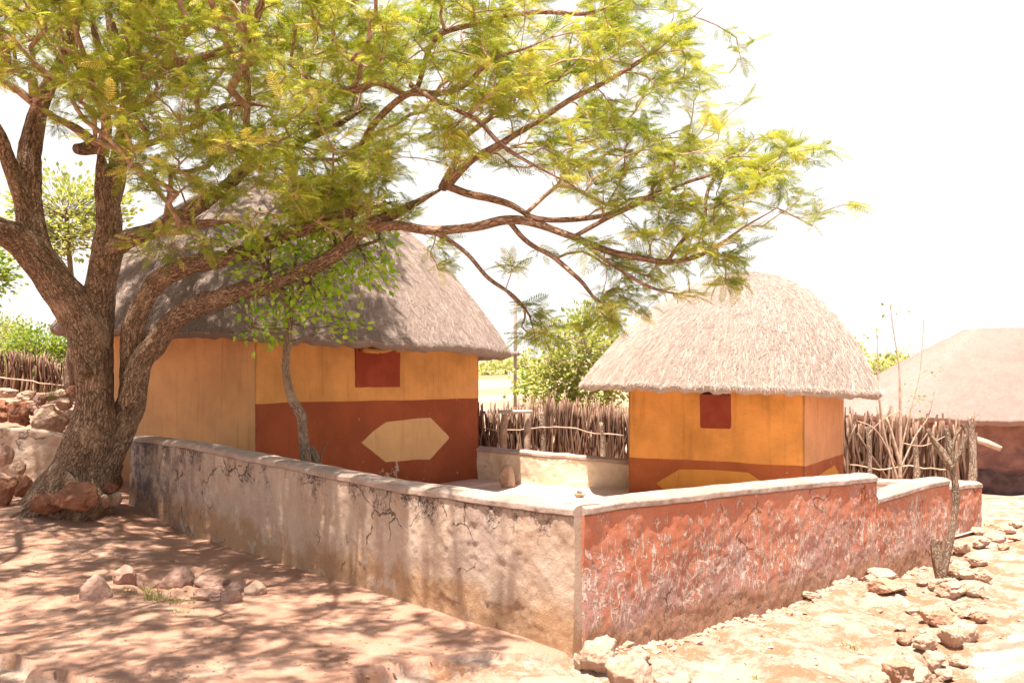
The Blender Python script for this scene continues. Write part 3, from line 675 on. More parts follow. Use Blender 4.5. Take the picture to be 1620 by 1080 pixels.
pf = slab('hut_platform', [HA - e1 * 0.1 + n1 * 0.62, HB + e1 * 0.12 + n1 * 0.62, HB + e1 * 0.12 - n1 * 0.1, HA - e1 * 0.1 - n1 * 0.1], -0.05, EYE - 1.415 * HK, M['platform'])
tag(rebase(pf, (-1.4, 12.0, 0.0)), 'raised plaster platform along the foot of the large hut', 'platform')

hexL = [face_uv(px, py, GL, GC) for px, py in [(1038, 764), (1075, 742), (1130, 743), (1184, 747), (1212, 766), (1180, 800), (1075, 795)]]
hexR = [face_uv(px, py, GC, GR) for px, py in [(1286, 760), (1320, 735), (1329, 752), (1322, 790), (1296, 800)]]
bl = [face_uv(px, py, GL, GC)[1] for px, py in [(993, 722), (1272, 738)]]; br = [face_uv(px, py, GC, GR)[1] for px, py in [(1272, 738), (1337, 714)]]
def paint2(f, U, Z):
    far = np.full(U.shape, 9.0)
    if f == 0: return 0 * U, Z - (bl[0] + (bl[1] - bl[0]) * U / h2s) - 0.010 * fbm(U * 2, 0, 0, 2, 6), polysdf(U, Z, hexL), far
    if f == 1: return 0 * U + 0.8, Z - (br[0] + (br[1] - br[0]) * U / h2s), polysdf(U, Z, hexR), far
    return 0 * U, Z - 0.5, far, far
c2 = [GL, GC, GR, GR + (GL - GC)]; cen2 = np.mean(c2, 0)
h2 = empty('thatched_hut', (cen2[0], cen2[1], 0.0), 'smaller thatched hut with bright orange walls and reddish base band', 'hut')
hut_walls(h2, c2, h2s, -0.1, 1.75, M['hut2'], paint2, 25)
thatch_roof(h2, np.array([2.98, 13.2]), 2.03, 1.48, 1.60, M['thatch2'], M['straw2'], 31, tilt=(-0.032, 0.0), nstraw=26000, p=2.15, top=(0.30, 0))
w2 = panel(h2, GL, GC, (1108, 622), (1157, 678), M['red_panel'], 0.012, rad=0.03, seed=4); w2['label'] = 'blocked window painted dark red'
panel(h2, GL, GC, (1112, 615), (1154, 624), M['dark'], 0.016, name='window_gap_shade', rad=0.008)  # flat dark panel painting the shade of the opening above the window

# third hut, far right
c3 = np.array([10.96, 21.5])
h3 = empty('thatched_hut', (c3[0], c3[1], -0.6), 'distant wide hut with washed out thatch at the right edge', 'hut')
thatch_roof(h3, c3, 3.9, 0.84, 2.18, M['thatch3'], M['straw2'], 51, p=1.12, nstraw=0, thick=0.2, flat=0.87, tilt=(0.0, 0))
mb = MB(); th = np.linspace(0, 2 * np.pi, 200, endpoint=False); zz = np.linspace(-0.9, 0.98, 40); TH, Z = np.meshgrid(th, zz, indexing='ij')
r3 = 3.3 + 0.05 * fbm(TH * 12, Z * 3, 0, 4, 6); mb.add(np.stack([c3[0] + r3 * np.cos(TH), c3[1] + r3 * np.sin(TH), Z], -1), gridq(200, 40, True)); mb.build('wall', M['stonewall'], h3)
mb = MB(); zz = np.linspace(-0.95, -0.22, 20); TH, Z = np.meshgrid(th, zz, indexing='ij'); r3 = 3.42 + 0.06 * fbm(TH * 14, Z * 5, 0, 4, 9); mb.add(np.stack([c3[0] + r3 * np.cos(TH), c3[1] + r3 * np.sin(TH), Z + 0.1 * fbm(TH * 5, 0, 0, 3, 4)], -1), gridq(200, 20, True)); mb.build('net_shade_zone', M['net_shade'], h3)  # dark ring painting the shaded zone and netting low on the wall

# ------------------------------------------------------------------ foliage templates
def pinnate(np_pairs, L, pl, pw, droop, seed):
    r = np.random.default_rng(seed); V, Q = [], []
    def quad(a, b, w): i = len(V); V.extend([a - w, a + w, b + w * 0.35, b - w * 0.35]); Q.append((i, i + 1, i + 2, i + 3))
    for k in range(np_pairs + 1):
        t = 0.12 + 0.88 * k / np_pairs; x = L * t; z = -droop * L * t * t
        l = pl * math.sin(math.pi * (0.22 + 0.68 * t)) * r.uniform(0.85, 1.15)
        for sg in ((1, -1) if k < np_pairs else (0,)):
            d = np.array([0.62, sg * 1.0, -0.18 + r.uniform(-0.15, 0.1)]) if sg else np.array([1, 0, -0.3]); d /= np.linalg.norm(d)
            a = np.array([x, 0, z]); w = np.cross(d, [0, 0, 1.0]); w = w / np.linalg.norm(w) * pw * 0.5; w[2] += r.uniform(-0.3, 0.3) * pw
            m = a + d * l * 0.5 + np.array([0, 0, 0.004]); e = a + d * l + np.array([0, 0, -0.006])
            i = len(V); V.extend([a - w * 0.5, a + w * 0.5, m + w, m - w, e + w * 0.25, e - w * 0.25]); Q.extend([(i, i + 1, i + 2, i + 3), (i + 3, i + 2, i + 4, i + 5)])
    w = np.array([0, 0.0022, 0])
    for k in range(3):
        t0, t1 = k / 3, (k + 1) / 3; quad(np.array([L * t0, 0, -droop * L * t0**2]), np.array([L * t1, 0, -droop * L * t1**2]), w)
    return np.array(V), np.array(Q)
PIN = [pinnate(10, 0.19, 0.055, 0.0085, 0.25, 1), pinnate(9, 0.15, 0.045, 0.0075, 0.45, 2), pinnate(12, 0.24, 0.062, 0.0090, 0.35, 3)]
def broad(seed):
    V = np.array([[0, 0, 0], [0.25, 0.3, 0.05], [0.6, 0.36, 0.04], [0.85, 0.18, 0], [1.08, 0, -0.12], [0.85, -0.18, 0], [0.6, -0.36, 0.04], [0.25, -0.3, 0.05], [0.55, 0, -0.04]])
    T = [(0, 1, 8), (1, 2, 8), (2, 3, 8), (3, 4, 8), (4, 5, 8), (5, 6, 8), (6, 7, 8), (7, 0, 8)]; return V, np.array(T)
BR = broad(0)

def inst(mb, tmpl, pos, fwd, up, scale, rnd, tri=False):
    V, Fc = tmpl; n = len(pos); f = fwd / (np.linalg.norm(fwd, axis=1)[:, None] + 1e-9)
    sd = np.cross(up, f); sd /= np.linalg.norm(sd, axis=1)[:, None] + 1e-9; u = np.cross(f, sd)
    out = pos[:, None] + scale[:, None, None] * (V[None, :, 0, None] * f[:, None] + V[None, :, 1, None] * sd[:, None] + V[None, :, 2, None] * u[:, None])
    faces = (Fc[None] + (np.arange(n) * len(V))[:, None, None]).reshape(-1, Fc.shape[1])
    if tri: mb.add(out.reshape(-1, 3), None, faces, rnd=np.repeat(rnd, len(V)))
    else: mb.add(out.reshape(-1, 3), faces, rnd=np.repeat(rnd, len(V)))

# ------------------------------------------------------------------ the big tree
def px_line(l): return [(*P(px, py, Y), r / F * Y) for px, py, Y, r in l]
TK = 0.93
TR = []   # (polyline, is_trunk)
TR += [
 ([(92, 815, 11.0, 72), (108, 780, 11.05, 58), (128, 745, 11.1, 50), (143, 695, 11.1, 40), (150, 640, 11.05, 31), (148, 590, 11.05, 32), (143, 540, 11.05, 35), (128, 505, 11.0, 34), (95, 455, 10.9, 32), (62, 412, 10.8, 29), (25, 378, 10.6, 23), (-25, 352, 10.3, 19), (-90, 320, 10, 16)], 1),
 ([(150, 640, 11.1, 27), (152, 560, 11.1, 28), (152, 500, 11.15, 29), (160, 450, 11.15, 25), (170, 400, 11.1, 24), (172, 345, 11.1, 20), (165, 285, 11.0, 19), (158, 235, 10.9, 16)], 1),
 ([(135, 800, 11.1, 44), (150, 745, 11.15, 40), (182, 690, 11.3, 29), (207, 640, 11.35, 24), (212, 590, 11.3, 22), (213, 550, 11.2, 22), (212, 515, 11.1, 18), (226, 480, 11.05, 16), (250, 445, 11.0, 16), (300, 420, 10.8, 15), (350, 410, 10.5, 14), (400, 395, 10.2, 13), (450, 372, 9.9, 12), (500, 355, 9.6, 11), (560, 335, 9.4, 10), (620, 320, 9.2, 9)], 1),
 ([(207, 640, 11.1, 22), (222, 575, 11.05, 22), (245, 545, 11.0, 20), (270, 512, 10.9, 18), (310, 485, 10.7, 17), (370, 465, 10.4, 16), (430, 448, 10.1, 15), (490, 425, 9.8, 13), (540, 395, 9.5, 12), (580, 358, 9.2, 11), (610, 345, 9.1, 10), (650, 325, 9.0, 9), (690, 304, 8.9, 9), (706, 294, 8.9, 9)], 1),
 ([(60, 410, 10.85, 24), (48, 350, 10.9, 22), (45, 290, 10.9, 20), (50, 220, 10.9, 16), (70, 150, 10.8, 13), (105, 85, 10.6, 10), (120, 20, 10.5, 8), (130, -60, 10.4, 6)], 1),
 ([(48, 350, 10.9, 16), (25, 290, 10.7, 13), (5, 230, 10.5, 11), (-30, 150, 10.2, 9)], 1),
 ([(172, 350, 11.1, 15), (185, 270, 11.1, 15), (200, 190, 11.2, 14), (207, 120, 11.2, 13), (215, 60, 11.2, 11), (222, -20, 11.2, 9)], 1),
 ([(160, 245, 10.9, 13), (168, 190, 10.8, 8), (140, 130, 10.6, 7), (110, 80, 10.4, 6), (85, 20, 10.2, 5)], 0),
 ([(160, 235, 10.9, 10), (120, 205, 10.7, 8), (80, 185, 10.5, 6), (40, 150, 10.2, 5)], 0),
 ([(180, 160, 11, 9), (178, 120, 10.9, 7), (150, 60, 10.7, 6), (140, 0, 10.6, 5)], 0),
 ([(205, 120, 11.2, 10), (180, 60, 11.2, 9), (168, 0, 11.2, 8)], 0),
 ([(170, 395, 11.1, 20), (205, 378, 10.9, 15), (260, 358, 10.6, 13), (320, 322, 10.3, 12), (360, 292, 10.0, 10), (400, 262, 9.8, 8), (450, 235, 9.6, 7), (520, 205, 9.3, 6), (580, 170, 9.0, 6)], 1),
 ([(260, 358, 10.6, 9), (320, 355, 10.3, 8), (370, 352, 10.0, 6)], 0),
 ([(215, 130, 11.2, 11), (255, 110, 10.9, 10), (300, 95, 10.6, 10), (345, 85, 10.2, 9), (372, 60, 9.9, 8), (385, 20, 9.6, 7), (395, -50, 9.3, 6)], 0),
 ([(250, 120, 10.9, 8), (290, 55, 10.7, 8), (340, 25, 10.5, 7), (400, -20, 10.2, 6)], 0),
 ([(175, 230, 10.9, 7), (200, 238, 10.6, 6), (260, 222, 10.2, 6), (320, 192, 9.8, 5), (365, 165, 9.5, 5), (440, 170, 9.2, 4), (500, 160, 9, 4)], 0),
 ([(386, -80, 8.6, 8), (388, 0, 8.6, 7), (390, 60, 8.6, 7), (391, 110, 8.7, 6), (388, 170, 8.8, 6), (387, 235, 9.0, 6), (385, 262, 9.7, 6)], 0),
 ([(425, -80, 8.4, 7), (413, 0, 8.5, 6), (404, 40, 8.6, 6), (391, 85, 8.65, 6)], 0),
 ([(580, 358, 9.2, 10), (630, 358, 9.0, 9), (690, 365, 8.8, 9), (740, 358, 8.7, 8), (800, 348, 8.6, 8), (850, 352, 8.5, 7), (905, 376, 8.4, 6), (960, 400, 8.4, 6), (1020, 412, 8.3, 5), (1060, 415, 8.3, 5), (1115, 402, 8.2, 4), (1180, 360, 8.2, 3.5), (1230, 330, 8.2, 3)], 0),
 ([(706, 294, 8.9, 8), (745, 308, 8.8, 7), (800, 320, 8.7, 6), (825, 333, 8.6, 5), (850, 345, 8.5, 5), (900, 347, 8.5, 5), (980, 335, 8.4, 4), (1040, 305, 8.3, 4), (1090, 300, 8.3, 3)], 0),
 ([(700, 298, 8.9, 8), (720, 258, 9, 6), (740, 215, 9.1, 5), (790, 170, 9.1, 5), (850, 120, 9, 4)], 0),
 ([(706, 294, 8.9, 8), (735, 265, 8.7, 7), (775, 235, 8.5, 6), (830, 200, 8.4, 5), (900, 160, 8.4, 5), (980, 120, 8.5, 4), (1060, 60, 8.6, 3), (1110, 10, 8.6, 3)], 0),
 ([(560, 335, 9.4, 8), (562, 280, 9.2, 7), (572, 235, 9.0, 6), (600, 185, 8.7, 6), (640, 150, 8.4, 6), (690, 152, 8.1, 6), (735, 135, 7.8, 5), (775, 98, 7.6, 5), (830, 80, 7.4, 4), (880, 60, 7.3, 4)], 0),
 ([(640, 150, 8.4, 6), (600, 130, 8.2, 6), (560, 140, 8.3, 6), (500, 130, 8.6, 5), (450, 100, 8.8, 4)], 0),
 ([(650, 135, 8.3, 5), (680, 155, 8.0, 5), (720, 175, 7.8, 4), (760, 195, 7.7, 4), (800, 235, 7.6, 4), (840, 260, 7.6, 3), (900, 290, 7.7, 3), (950, 320, 7.8, 3)], 0),
 ([(660, 140, 8.3, 5), (690, 60, 8.2, 5), (770, 30, 8.0, 5), (840, 20, 7.8, 4), (930, 20, 7.8, 4), (1000, -10, 8, 3)], 0),
 ([(905, 376, 8.4, 4), (960, 345, 8.3, 4), (1010, 320, 8.2, 4), (1060, 300, 8.2, 3), (1130, 270, 8.2, 3), (1190, 225, 8.2, 2.5)], 0),
 ([(1055, 415, 8.3, 4), (1080, 380, 8.2, 4), (1115, 350, 8.2, 3), (1122, 300, 8.2, 3), (1150, 250, 8.2, 3), (1200, 250, 8.2, 2.5)], 0),
 ([(690, 368, 8.8, 5), (740, 400, 8.7, 4), (775, 440, 8.6, 4), (815, 470, 8.5, 3), (838, 500, 8.5, 3), (850, 545, 8.5, 2.5)], 0),
 ([(805, 350, 8.6, 5), (835, 385, 8.5, 4), (880, 412, 8.5, 4), (915, 440, 8.4, 4), (945, 475, 8.4, 3), (1000, 490, 8.4, 2.5)], 0),
 ([(920, 382, 8.4, 4), (970, 420, 8.3, 3), (1030, 455, 8.2, 3), (1100, 470, 8.2, 2.5)], 0),
]
mbT, mbL = MB(), MB(); nodes = []; npath = []; nrad = []
base0 = P(150, 700, 10.3)
for k, (l, trunk) in enumerate(TR):
    l = [(a_, b_, c_ * TK, d_) for a_, b_, c_, d_ in l]
    big = l[0][3] > 12
    pl = catmull(px_line(l), 0.035 if big else 0.05)
    if not big: pl[:, :3] += 0.02 * np.stack([vn(pl[:, 0] * 3, pl[:, 2] * 3, k, 1), vn(pl[:, 0] * 3, pl[:, 2] * 3, k, 2), vn(pl[:, 0] * 3, pl[:, 2] * 3, k, 3)], 1) * np.minimum(1, np.arange(len(pl)) / 8)[:, None]
    nt_ = min(len(pl) // 3, 14); pl[-nt_:, 3] *= np.linspace(1, 0.22, nt_)
    tube(mbT if trunk else mbL, pl[:, :3], pl[:, 3] * 0.90, 40 if l[0][3] > 22 else (18 if big else 9), 0.10, k + 1, ridge=0.030 if big else 0.0)
    for p in pl[::5]:
        if p[3] < 0.14 and p[2] > 2.2: nodes.append(p[:3]); npath.append(np.linalg.norm(p[:3] - base0)); nrad.append(p[3])
# roots
for k, l in enumerate([[(120, 760, 11.0, 40), (80, 795, 10.85, 26), (45, 822, 10.7, 14), (20, 835, 10.6, 6)], [(130, 760, 11.1, 40), (135, 800, 10.85, 28), (130, 826, 10.6, 12)], [(155, 740, 11.15, 34), (160, 790, 11.1, 24), (165, 815, 11.0, 12)]]):
    pl = catmull(px_line([(a_, b_, c_ * TK, d_) for a_, b_, c_, d_ in l]), 0.03); tube(mbT, pl[:, :3], pl[:, 3], 30, 0.12, 60 + k, ridge=0.02)
# knots, a sawn stub
pl = catmull(px_line([(150, 232, 10.14, 10), (132, 236, 10.04, 9), (120, 235, 9.95, 8)]), 0.02); tube(mbT, pl[:, :3], pl[:, 3], 12, 0.3, 71)
pl = catmull(px_line([(140, 588, 10.1, 10), (134, 585, 9.95, 8), (131, 583, 9.9, 6)]), 0.02); tube(mbT, pl[:, :3], pl[:, 3], 12, 0.3, 72)

EL = [(110, 50, 170, 110, 7.5, 12, 335), (60, 180, 110, 90, 8, 11.5, 80), (310, 110, 170, 140, 7, 12.2, 415), (330, 250, 150, 80, 8, 11.5, 175),
      (520, 80, 170, 120, 7.4, 12, 388), (480, 230, 140, 100, 7.5, 12, 240), (700, 70, 180, 110, 7.3, 11.5, 373), (860, 80, 170, 110, 7, 10.5, 196),
      (820, 200, 130, 70, 7.2, 9.5, 93), (1010, 100, 115, 125, 7.5, 10, 149), (970, 250, 110, 80, 7.5, 9.5, 93), (1120, 270, 95, 80, 7.5, 9.2, 72),
      (1225, 270, 78, 60, 7.8, 9, 50), (1275, 340, 28, 40, 7.9, 8.6, 7), (1100, 365, 110, 50, 7.6, 9, 61), (900, 425, 100, 50, 7.7, 9, 42), (1010, 440, 95, 50, 7.8, 8.9, 46),
      (865, 515, 45, 45, 8, 8.8, 31), (840, 545, 25, 25, 8.3, 8.7, 7), (1090, 445, 60, 35, 8, 8.8, 21), (950, 490, 65, 35, 8, 8.8, 20), (1145, 435, 45, 35, 7.8, 8.6, 11), (560, 320, 100, 50, 8.2, 10.3, 86), (270, 385, 70, 25, 9, 10.3, 25), (640, 230, 90, 70, 7.8, 10, 86),
      (460, 350, 90, 35, 8.8, 10, 41), (710, 395, 40, 35, 8.6, 9, 7), (1290, 240, 25, 20, 8, 8.6, 3), (70, 270, 60, 50, 9, 11, 15)]
HOLES = [(742, 288, 62, 36), (775, 395, 60, 28), (640, 300, 30, 25), (20, 250, 60, 120), (1180, 160, 40, 30), (880, 365, 60, 14), (90, 330, 50, 120), (960, 145, 26, 20), (1000, 395, 60, 10)]
tg = []
for cx, cy, rx, ry, y0, y1, n in EL:
    a = rng.uniform(0, 2 * np.pi, n); q = np.sqrt(rng.uniform(0, 1, n)); px = cx + rx * q * np.cos(a); py = cy + ry * q * np.sin(a); Yd = rng.uniform(y0, y1, n) * 0.95
    for x, y, d in zip(px, py, Yd):
        if any(((x - h[0]) / h[2])**2 + ((y - h[1]) / h[3])**2 < 1 for h in HOLES): continue
        if float(vn(x * 0.018, y * 0.018, d * 0.7, 5)) < (-0.26 if x < 950 else -0.38): continue
        tg.append(P(x, y, d))
tg.append(P(1352, 325, 7.8)); tg.append(P(1180, 160, 8.2)); tg.append(P(1165, 60, 8.3)); tg.append(P(1172, 95, 8.3)); tg.append(P(1190, 65, 8.3))
# boughs reaching over the viewer's left: they shade the foreground
for _ in range(2300):
    x, y = rng.uniform(-8.5, 0.2), rng.uniform(3.6, 9.6); z = rng.uniform(max(3.7, EYE + 0.43 * y), 6.6)
    if x > -0.4 - 0.25 * max(0, 6.2 - y) + 0.3 * math.sin(y * 3): continue
    if float(vn(x * 0.9, y * 0.9, z * 0.6, 15)) < -0.10: continue
    tg.append(np.array([x, y, z]))
for _ in range(260):  # extra sprays added overhead to throw more shade on the clay
    tg.append(np.array([rng.uniform(-6.5, -2.0), rng.uniform(6.4, 8.6), rng.uniform(4.6, 6.4)]))
for _ in range(1150):  # extra sprays added above the large hut to deepen the shade on its roof
    tg.append(np.array([rng.uniform(-7.5, -1.9), rng.uniform(8.5, 13.3), rng.uniform(5.6, 7.4)]))
tg = np.array(tg)
mbTw = MB(); nodes = list(nodes); order = np.argsort(np.linalg.norm(tg - np.array([-3.5, 10, 3.8]), axis=1))
N = np.zeros((60000, 3)); NPth = np.zeros(60000); par = np.full(60000, -1, int); cnt = len(nodes)
N[:cnt] = nodes; NPth[:cnt] = npath; base_n = cnt; tips = []
for ti in order:
    t = tg[ti]; d = np.linalg.norm(N[:cnt] - t, axis=1); c = d + 0.22 * NPth[:cnt] + 0.4 * np.maximum(0, N[:cnt, 2] - t[2]) * (t[2] > 3.2)
    j = int(np.argmin(c)); st = N[j].copy(); v = t - st; L = np.linalg.norm(v); m = max(2, int(L / 0.16)); pi = j
    if j >= base_n and par[j] >= 0: pd = N[j] - N[par[j]]; pd /= np.linalg.norm(pd) + 1e-9
    else: pd = np.array([0, 0, 0.5])
    ph = rng.normal(0, 1, 3)
    for k in range(1, m + 1):
        f = k / m; p = st + v * f + pd * L * 0.28 * f * (1 - f) + ph * 0.055 * L * math.sin(math.pi * f) + rng.normal(0, 0.008, 3) * (k < m) + np.array([0, 0, 0.12 * L * f * (1 - f)])
        N[cnt] = p; NPth[cnt] = NPth[pi] + np.linalg.norm(p - N[pi]); par[cnt] = pi; pi = cnt; cnt += 1
    tips.append(pi)
ch = np.zeros(cnt); 
for t in tips: ch[t] += 1
for k in range(cnt - 1, base_n - 1, -1):
    if par[k] >= 0: ch[par[k]] += ch[k]
rad = 0.0034 * np.maximum(ch, 1)**0.42
# twigs as chains: follow each from its start
kids = {}
for k in range(base_n, cnt): kids.setdefault(par[k], []).append(k)
def chains():
    todo = [(p, c) for p in list(kids) if p < base_n for c in kids[p]]
    while todo:
        p, c = todo.pop(); ch_ = [p, c]
        while c in kids:
            ks = sorted(kids[c], key=lambda q: -ch[q]); todo += [(c, q) for q in ks[1:]]; c = ks[0]; ch_.append(c)
        yield ch_
for chn in chains():
    rr = rad[chn].copy(); rr[0] = rr[1]; tube(mbTw, N[chn], rr, 5, bark=False, cap=False)
# leaves
mbLf = MB(); r = rng; LP, LF, LU, LS, LR, LT = [], [], [], [], [], []
for tnode in tips:
    p = N[tnode]; d = p - N[par[tnode]]; d /= np.linalg.norm(d) + 1e-9
    nl = r.integers(6, 11); tone = r.uniform(0, 1); back = p - d * 0.0
    sidev = np.cross(d, [0, 0, 1.0]); sidev /= np.linalg.norm(sidev) + 1e-9
    chain = [tnode, par[tnode], par[par[tnode]] if par[par[tnode]] >= 0 else par[tnode]]
    for k in range(nl):
        s_ = 1 if k % 2 else -1; f = k / nl; q = N[chain[0]] * (1 - f) + N[chain[1]] * f if f < 0.999 else N[chain[1]]
        if k == 0: w = d.copy()
        else: w = d * r.uniform(0.2, 0.9) + sidev * s_ * r.uniform(0.5, 1.1) + np.array([0, 0, r.uniform(-0.15, 0.6)])
        LP.append(q + r.normal(0, 0.015, 3)); LF.append(w + r.normal(0, 0.18, 3)); LU.append(np.array([0, 0, 1.0]) + r.normal(0, 0.45, 3)); LS.append(r.uniform(0.5, 1.0))
        LR.append(np.clip(tone * 0.6 + r.uniform(0, 0.4), 0, 1)); LT.append(r.integers(0, 3))
LP, LF, LU, LS, LR, LT = map(np.array, (LP, LF, LU, LS, LR, LT))
for k in range(3): m = LT == k; inst(mbLf, PIN[k], LP[m], LF[m], LU[m], LS[m], LR[m])
tree = empty('shade_tree', (-4.95, 11.1, 0.15), 'huge spreading shade tree with forked brown trunk and feathery yellow green leaves', 'tree')
mbT.build('trunk', M['bark'], tree); mbL.build('branches', M['bark_limb'], tree); mbTw.build('twigs', M['twig'], tree)
mbLf.build('crown', M['leaf'], tree, smooth=False)
print('big tree: targets', len(tg), 'nodes', cnt, 'leaves', len(LP))

# ------------------------------------------------------------------ other trees and shrubs
def leafy(name, base, label, cat, stems, blobs, size, lm, bm, seed, group=None, per=1.0, stem_noise=True, joints=4):
    """stems: polylines of (x,y,z,r); blobs: (x,y,z,rx,ry,rz,n)"""
    r = np.random.default_rng(seed); t = empty(name, tuple(base), label, cat, group); mb = MB(); nd = []
    for k, s in enumerate(stems):
        pl = catmull(s, 0.06); tube(mb, pl[:, :3], pl[:, 3], 10, 0.12, seed + k); nd += [p[:3] for p in pl[len(pl) // 3::3]]
    nd = np.array(nd); lp, lf = [], []
    for (x, y, z, rx, ry, rz, n) in blobs:
        ns = max(3, n // 14); q = r.normal(0, 1, (ns, 3)); q /= np.linalg.norm(q, axis=1)[:, None]; q *= r.uniform(0.25, 1, (ns, 1))**0.4
        cs = np.array([x, y, z]) + q * [rx, ry, rz]
        for c in cs:
            j = int(np.argmin(np.linalg.norm(nd - c, axis=1) + 0.3 * np.maximum(0, nd[:, 2] - c[2]))); a = nd[j]; mid = (a + c) / 2 + r.normal(0, 0.05, 3) * np.linalg.norm(c - a) + [0, 0, 0.05]
            pl = catmull([a, mid, c], 0.12); tube(mb, pl, np.linspace(0.5, 0.18, len(pl)) * size * 0.13 + 0.0015, 4, cap=False)
            m = max(3, int(n / ns)); off = r.normal(0, 1, (m, 3)) * size * 1.5; lp.append(c + off); lf.append(off + (c - a) * 0.5 + r.normal(0, 0.5, (m, 3)) * size)
    mb.build('trunk', bm, t)
    if lp:
        lp = np.vstack(lp); lf = np.vstack(lf); n = len(lp); ml = MB()
        inst(ml, BR, lp, lf, np.array([0, 0, 1.0]) + r.normal(0, 0.5, (n, 3)), size * r.uniform(0.6, 1.25, n), r.uniform(0, 1, n), tri=True)
        ml.build('crown', lm, t, smooth=False)
    return t
def PB(px, py, Y, rxp, ryp, n, ry=None):
    x, y, z = P(px, py, Y); k = Y / F; return (x, y, z, rxp * k, (ry or rxp * k), ryp * k, n)

# sapling in front of the large hut
st = [px_line([(492, 800, 9.5, 9), (485, 740, 9.5, 8), (478, 672, 9.5, 7), (476, 655, 9.5, 8), (462, 632, 9.5, 7), (452, 585, 9.5, 6), (456, 530, 9.5, 6), (459, 482, 9.5, 6)]),
      px_line([(459, 492, 9.5, 7), (445, 460, 9.45, 6), (432, 438, 9.4, 4), (410, 420, 9.3, 3)]), px_line([(459, 490, 9.5, 7), (475, 460, 9.4, 5), (500, 430, 9.3, 4), (545, 400, 9.2, 3), (600, 380, 9.2, 2.5)]),
      px_line([(460, 490, 9.5, 5), (462, 450, 9.6, 4), (470, 400, 9.6, 3)]), px_line([(457, 520, 9.5, 3), (425, 522, 9.4, 2.5), (400, 520, 9.3, 2)])]
leafy('sapling', (P(490, 740, 9.5)[0], 9.5, 0.0), 'slender crooked sapling with bright green leaves before the large hut', 'tree', st,
      [PB(425, 525, 9.3, 28, 22, 96, .15), PB(405, 500, 9.3, 20, 14, 44, .12), PB(470, 395, 9.4, 60, 40, 419, .4), PB(420, 415, 9.4, 40, 30, 177, .3), PB(500, 470, 9.3, 40, 32, 241, .3), PB(540, 420, 9.2, 45, 42, 306, .3), PB(595, 400, 9.2, 38, 50, 274, .3), PB(540, 498, 9.2, 22, 22, 80, .2), PB(540, 340, 9.3, 70, 40, 354, .35), PB(370, 380, 9.6, 40, 25, 112, .3), PB(440, 460, 9.4, 24, 30, 80, .2)],
      0.062, M['leaf_broad'], M['bark_small'], 101)
mb = MB(); pl = catmull(px_line([(498, 775, 9.7, 12), (497, 735, 9.7, 11), (494, 716, 9.7, 10), (489, 706, 9.7, 6)]), 0.02); tube(mb, pl[:, :3], pl[:, 3], 14, 0.5, 9)
pl = catmull(px_line([(505, 745, 9.7, 1.6), (510, 715, 9.7, 1.4), (518, 700, 9.65, 1)]), 0.02); tube(mb, pl[:, :3], pl[:, 3], 5); 
o = mb.build('tree_stump', M['bark_small']); tag(rebase(o, tuple(P(498, 775, 9.7))), 'small dark broken stump at the foot of the slender sapling', 'stump')

# crooked dead trunk in front of the red wall
b = onground(1492, 906); Yd = b[1]
t = empty('dead_tree', tuple(b), 'crooked dead trunk with forked gnarled top in front of the red wall', 'tree'); mb = MB()
for k, l in enumerate([[(1492, 915, 11), (1497, 880, 10.5), (1506, 840, 9.5), (1512, 800, 9), (1511, 765, 9), (1506, 735, 9.5), (1503, 712, 10), (1500, 695, 7), (1497, 678, 5)],
                       [(1504, 740, 8), (1490, 715, 7), (1476, 695, 6), (1468, 678, 4)], [(1505, 735, 8), (1520, 712, 7), (1528, 690, 6), (1524, 670, 5)], [(1503, 715, 6), (1512, 690, 5), (1520, 676, 4)]]):
    pl = catmull([(*P(x, y, Yd), 0.72 * rr / F * Yd) for x, y, rr in l], 0.015); tube(mb, pl[:, :3], pl[:, 3], 16, 0.38, 80 + k, ridge=0.008)
mb.build('trunk', M['bark_small'], t); mb = MB()
pl = catmull([(*P(x, y, Yd), 0.72 * rr / F * Yd) for x, y, rr in [(1489, 918, 11), (1483, 885, 10), (1481, 862, 9.5), (1483, 853, 10)]], 0.012); tube(mb, pl[:, :3], pl[:, 3], 18, 0.22, 91, ridge=0.01); mb.build('stub', M['bark_small'], t)

# bare shrub behind the small hut on the right
Y = 13.8; st = []
for l in [[(1424, 760, 6), (1425, 700, 5.5), (1424, 640, 5), (1422, 580, 2.2), (1413, 520, 1.6), (1408, 480, 1)], [(1420, 760, 5), (1400, 690, 4), (1390, 620, 3), (1388, 560, 1.6), (1388, 525, 1)],
          [(1425, 740, 5), (1412, 690, 5), (1402, 660, 4)], [(1424, 720, 3), (1440, 650, 2.2), (1455, 590, 1.6), (1462, 500, 1)], [(1425, 740, 3), (1448, 690, 2.5), (1468, 660, 2), (1478, 620, 1.2)],
          [(1415, 730, 3), (1385, 680, 2.5), (1352, 664, 1.8)], [(1424, 700, 2.4), (1460, 705, 2), (1495, 690, 1.4)], [(1422, 650, 2), (1395, 665, 1.6), (1370, 690, 1.2)]]:
    st.append([(*P(x, y, Y), 0.48 * rr / F * Y) for x, y, rr in l])
leafy('bare_shrub', (P(1424, 760, Y)[0], Y, -0.05), 'pale leafless shrub with long thin shoots beside the small hut', 'shrub', st, [PB(1445, 625, Y, 8, 8, 12), PB(1410, 486, Y, 6, 4, 6), PB(1452, 640, Y, 5, 6, 6), PB(1478, 590, Y, 8, 6, 8), PB(1388, 530, Y, 5, 5, 5)], 0.05, M['leaf_bright'], M['stick_pale'], 131)

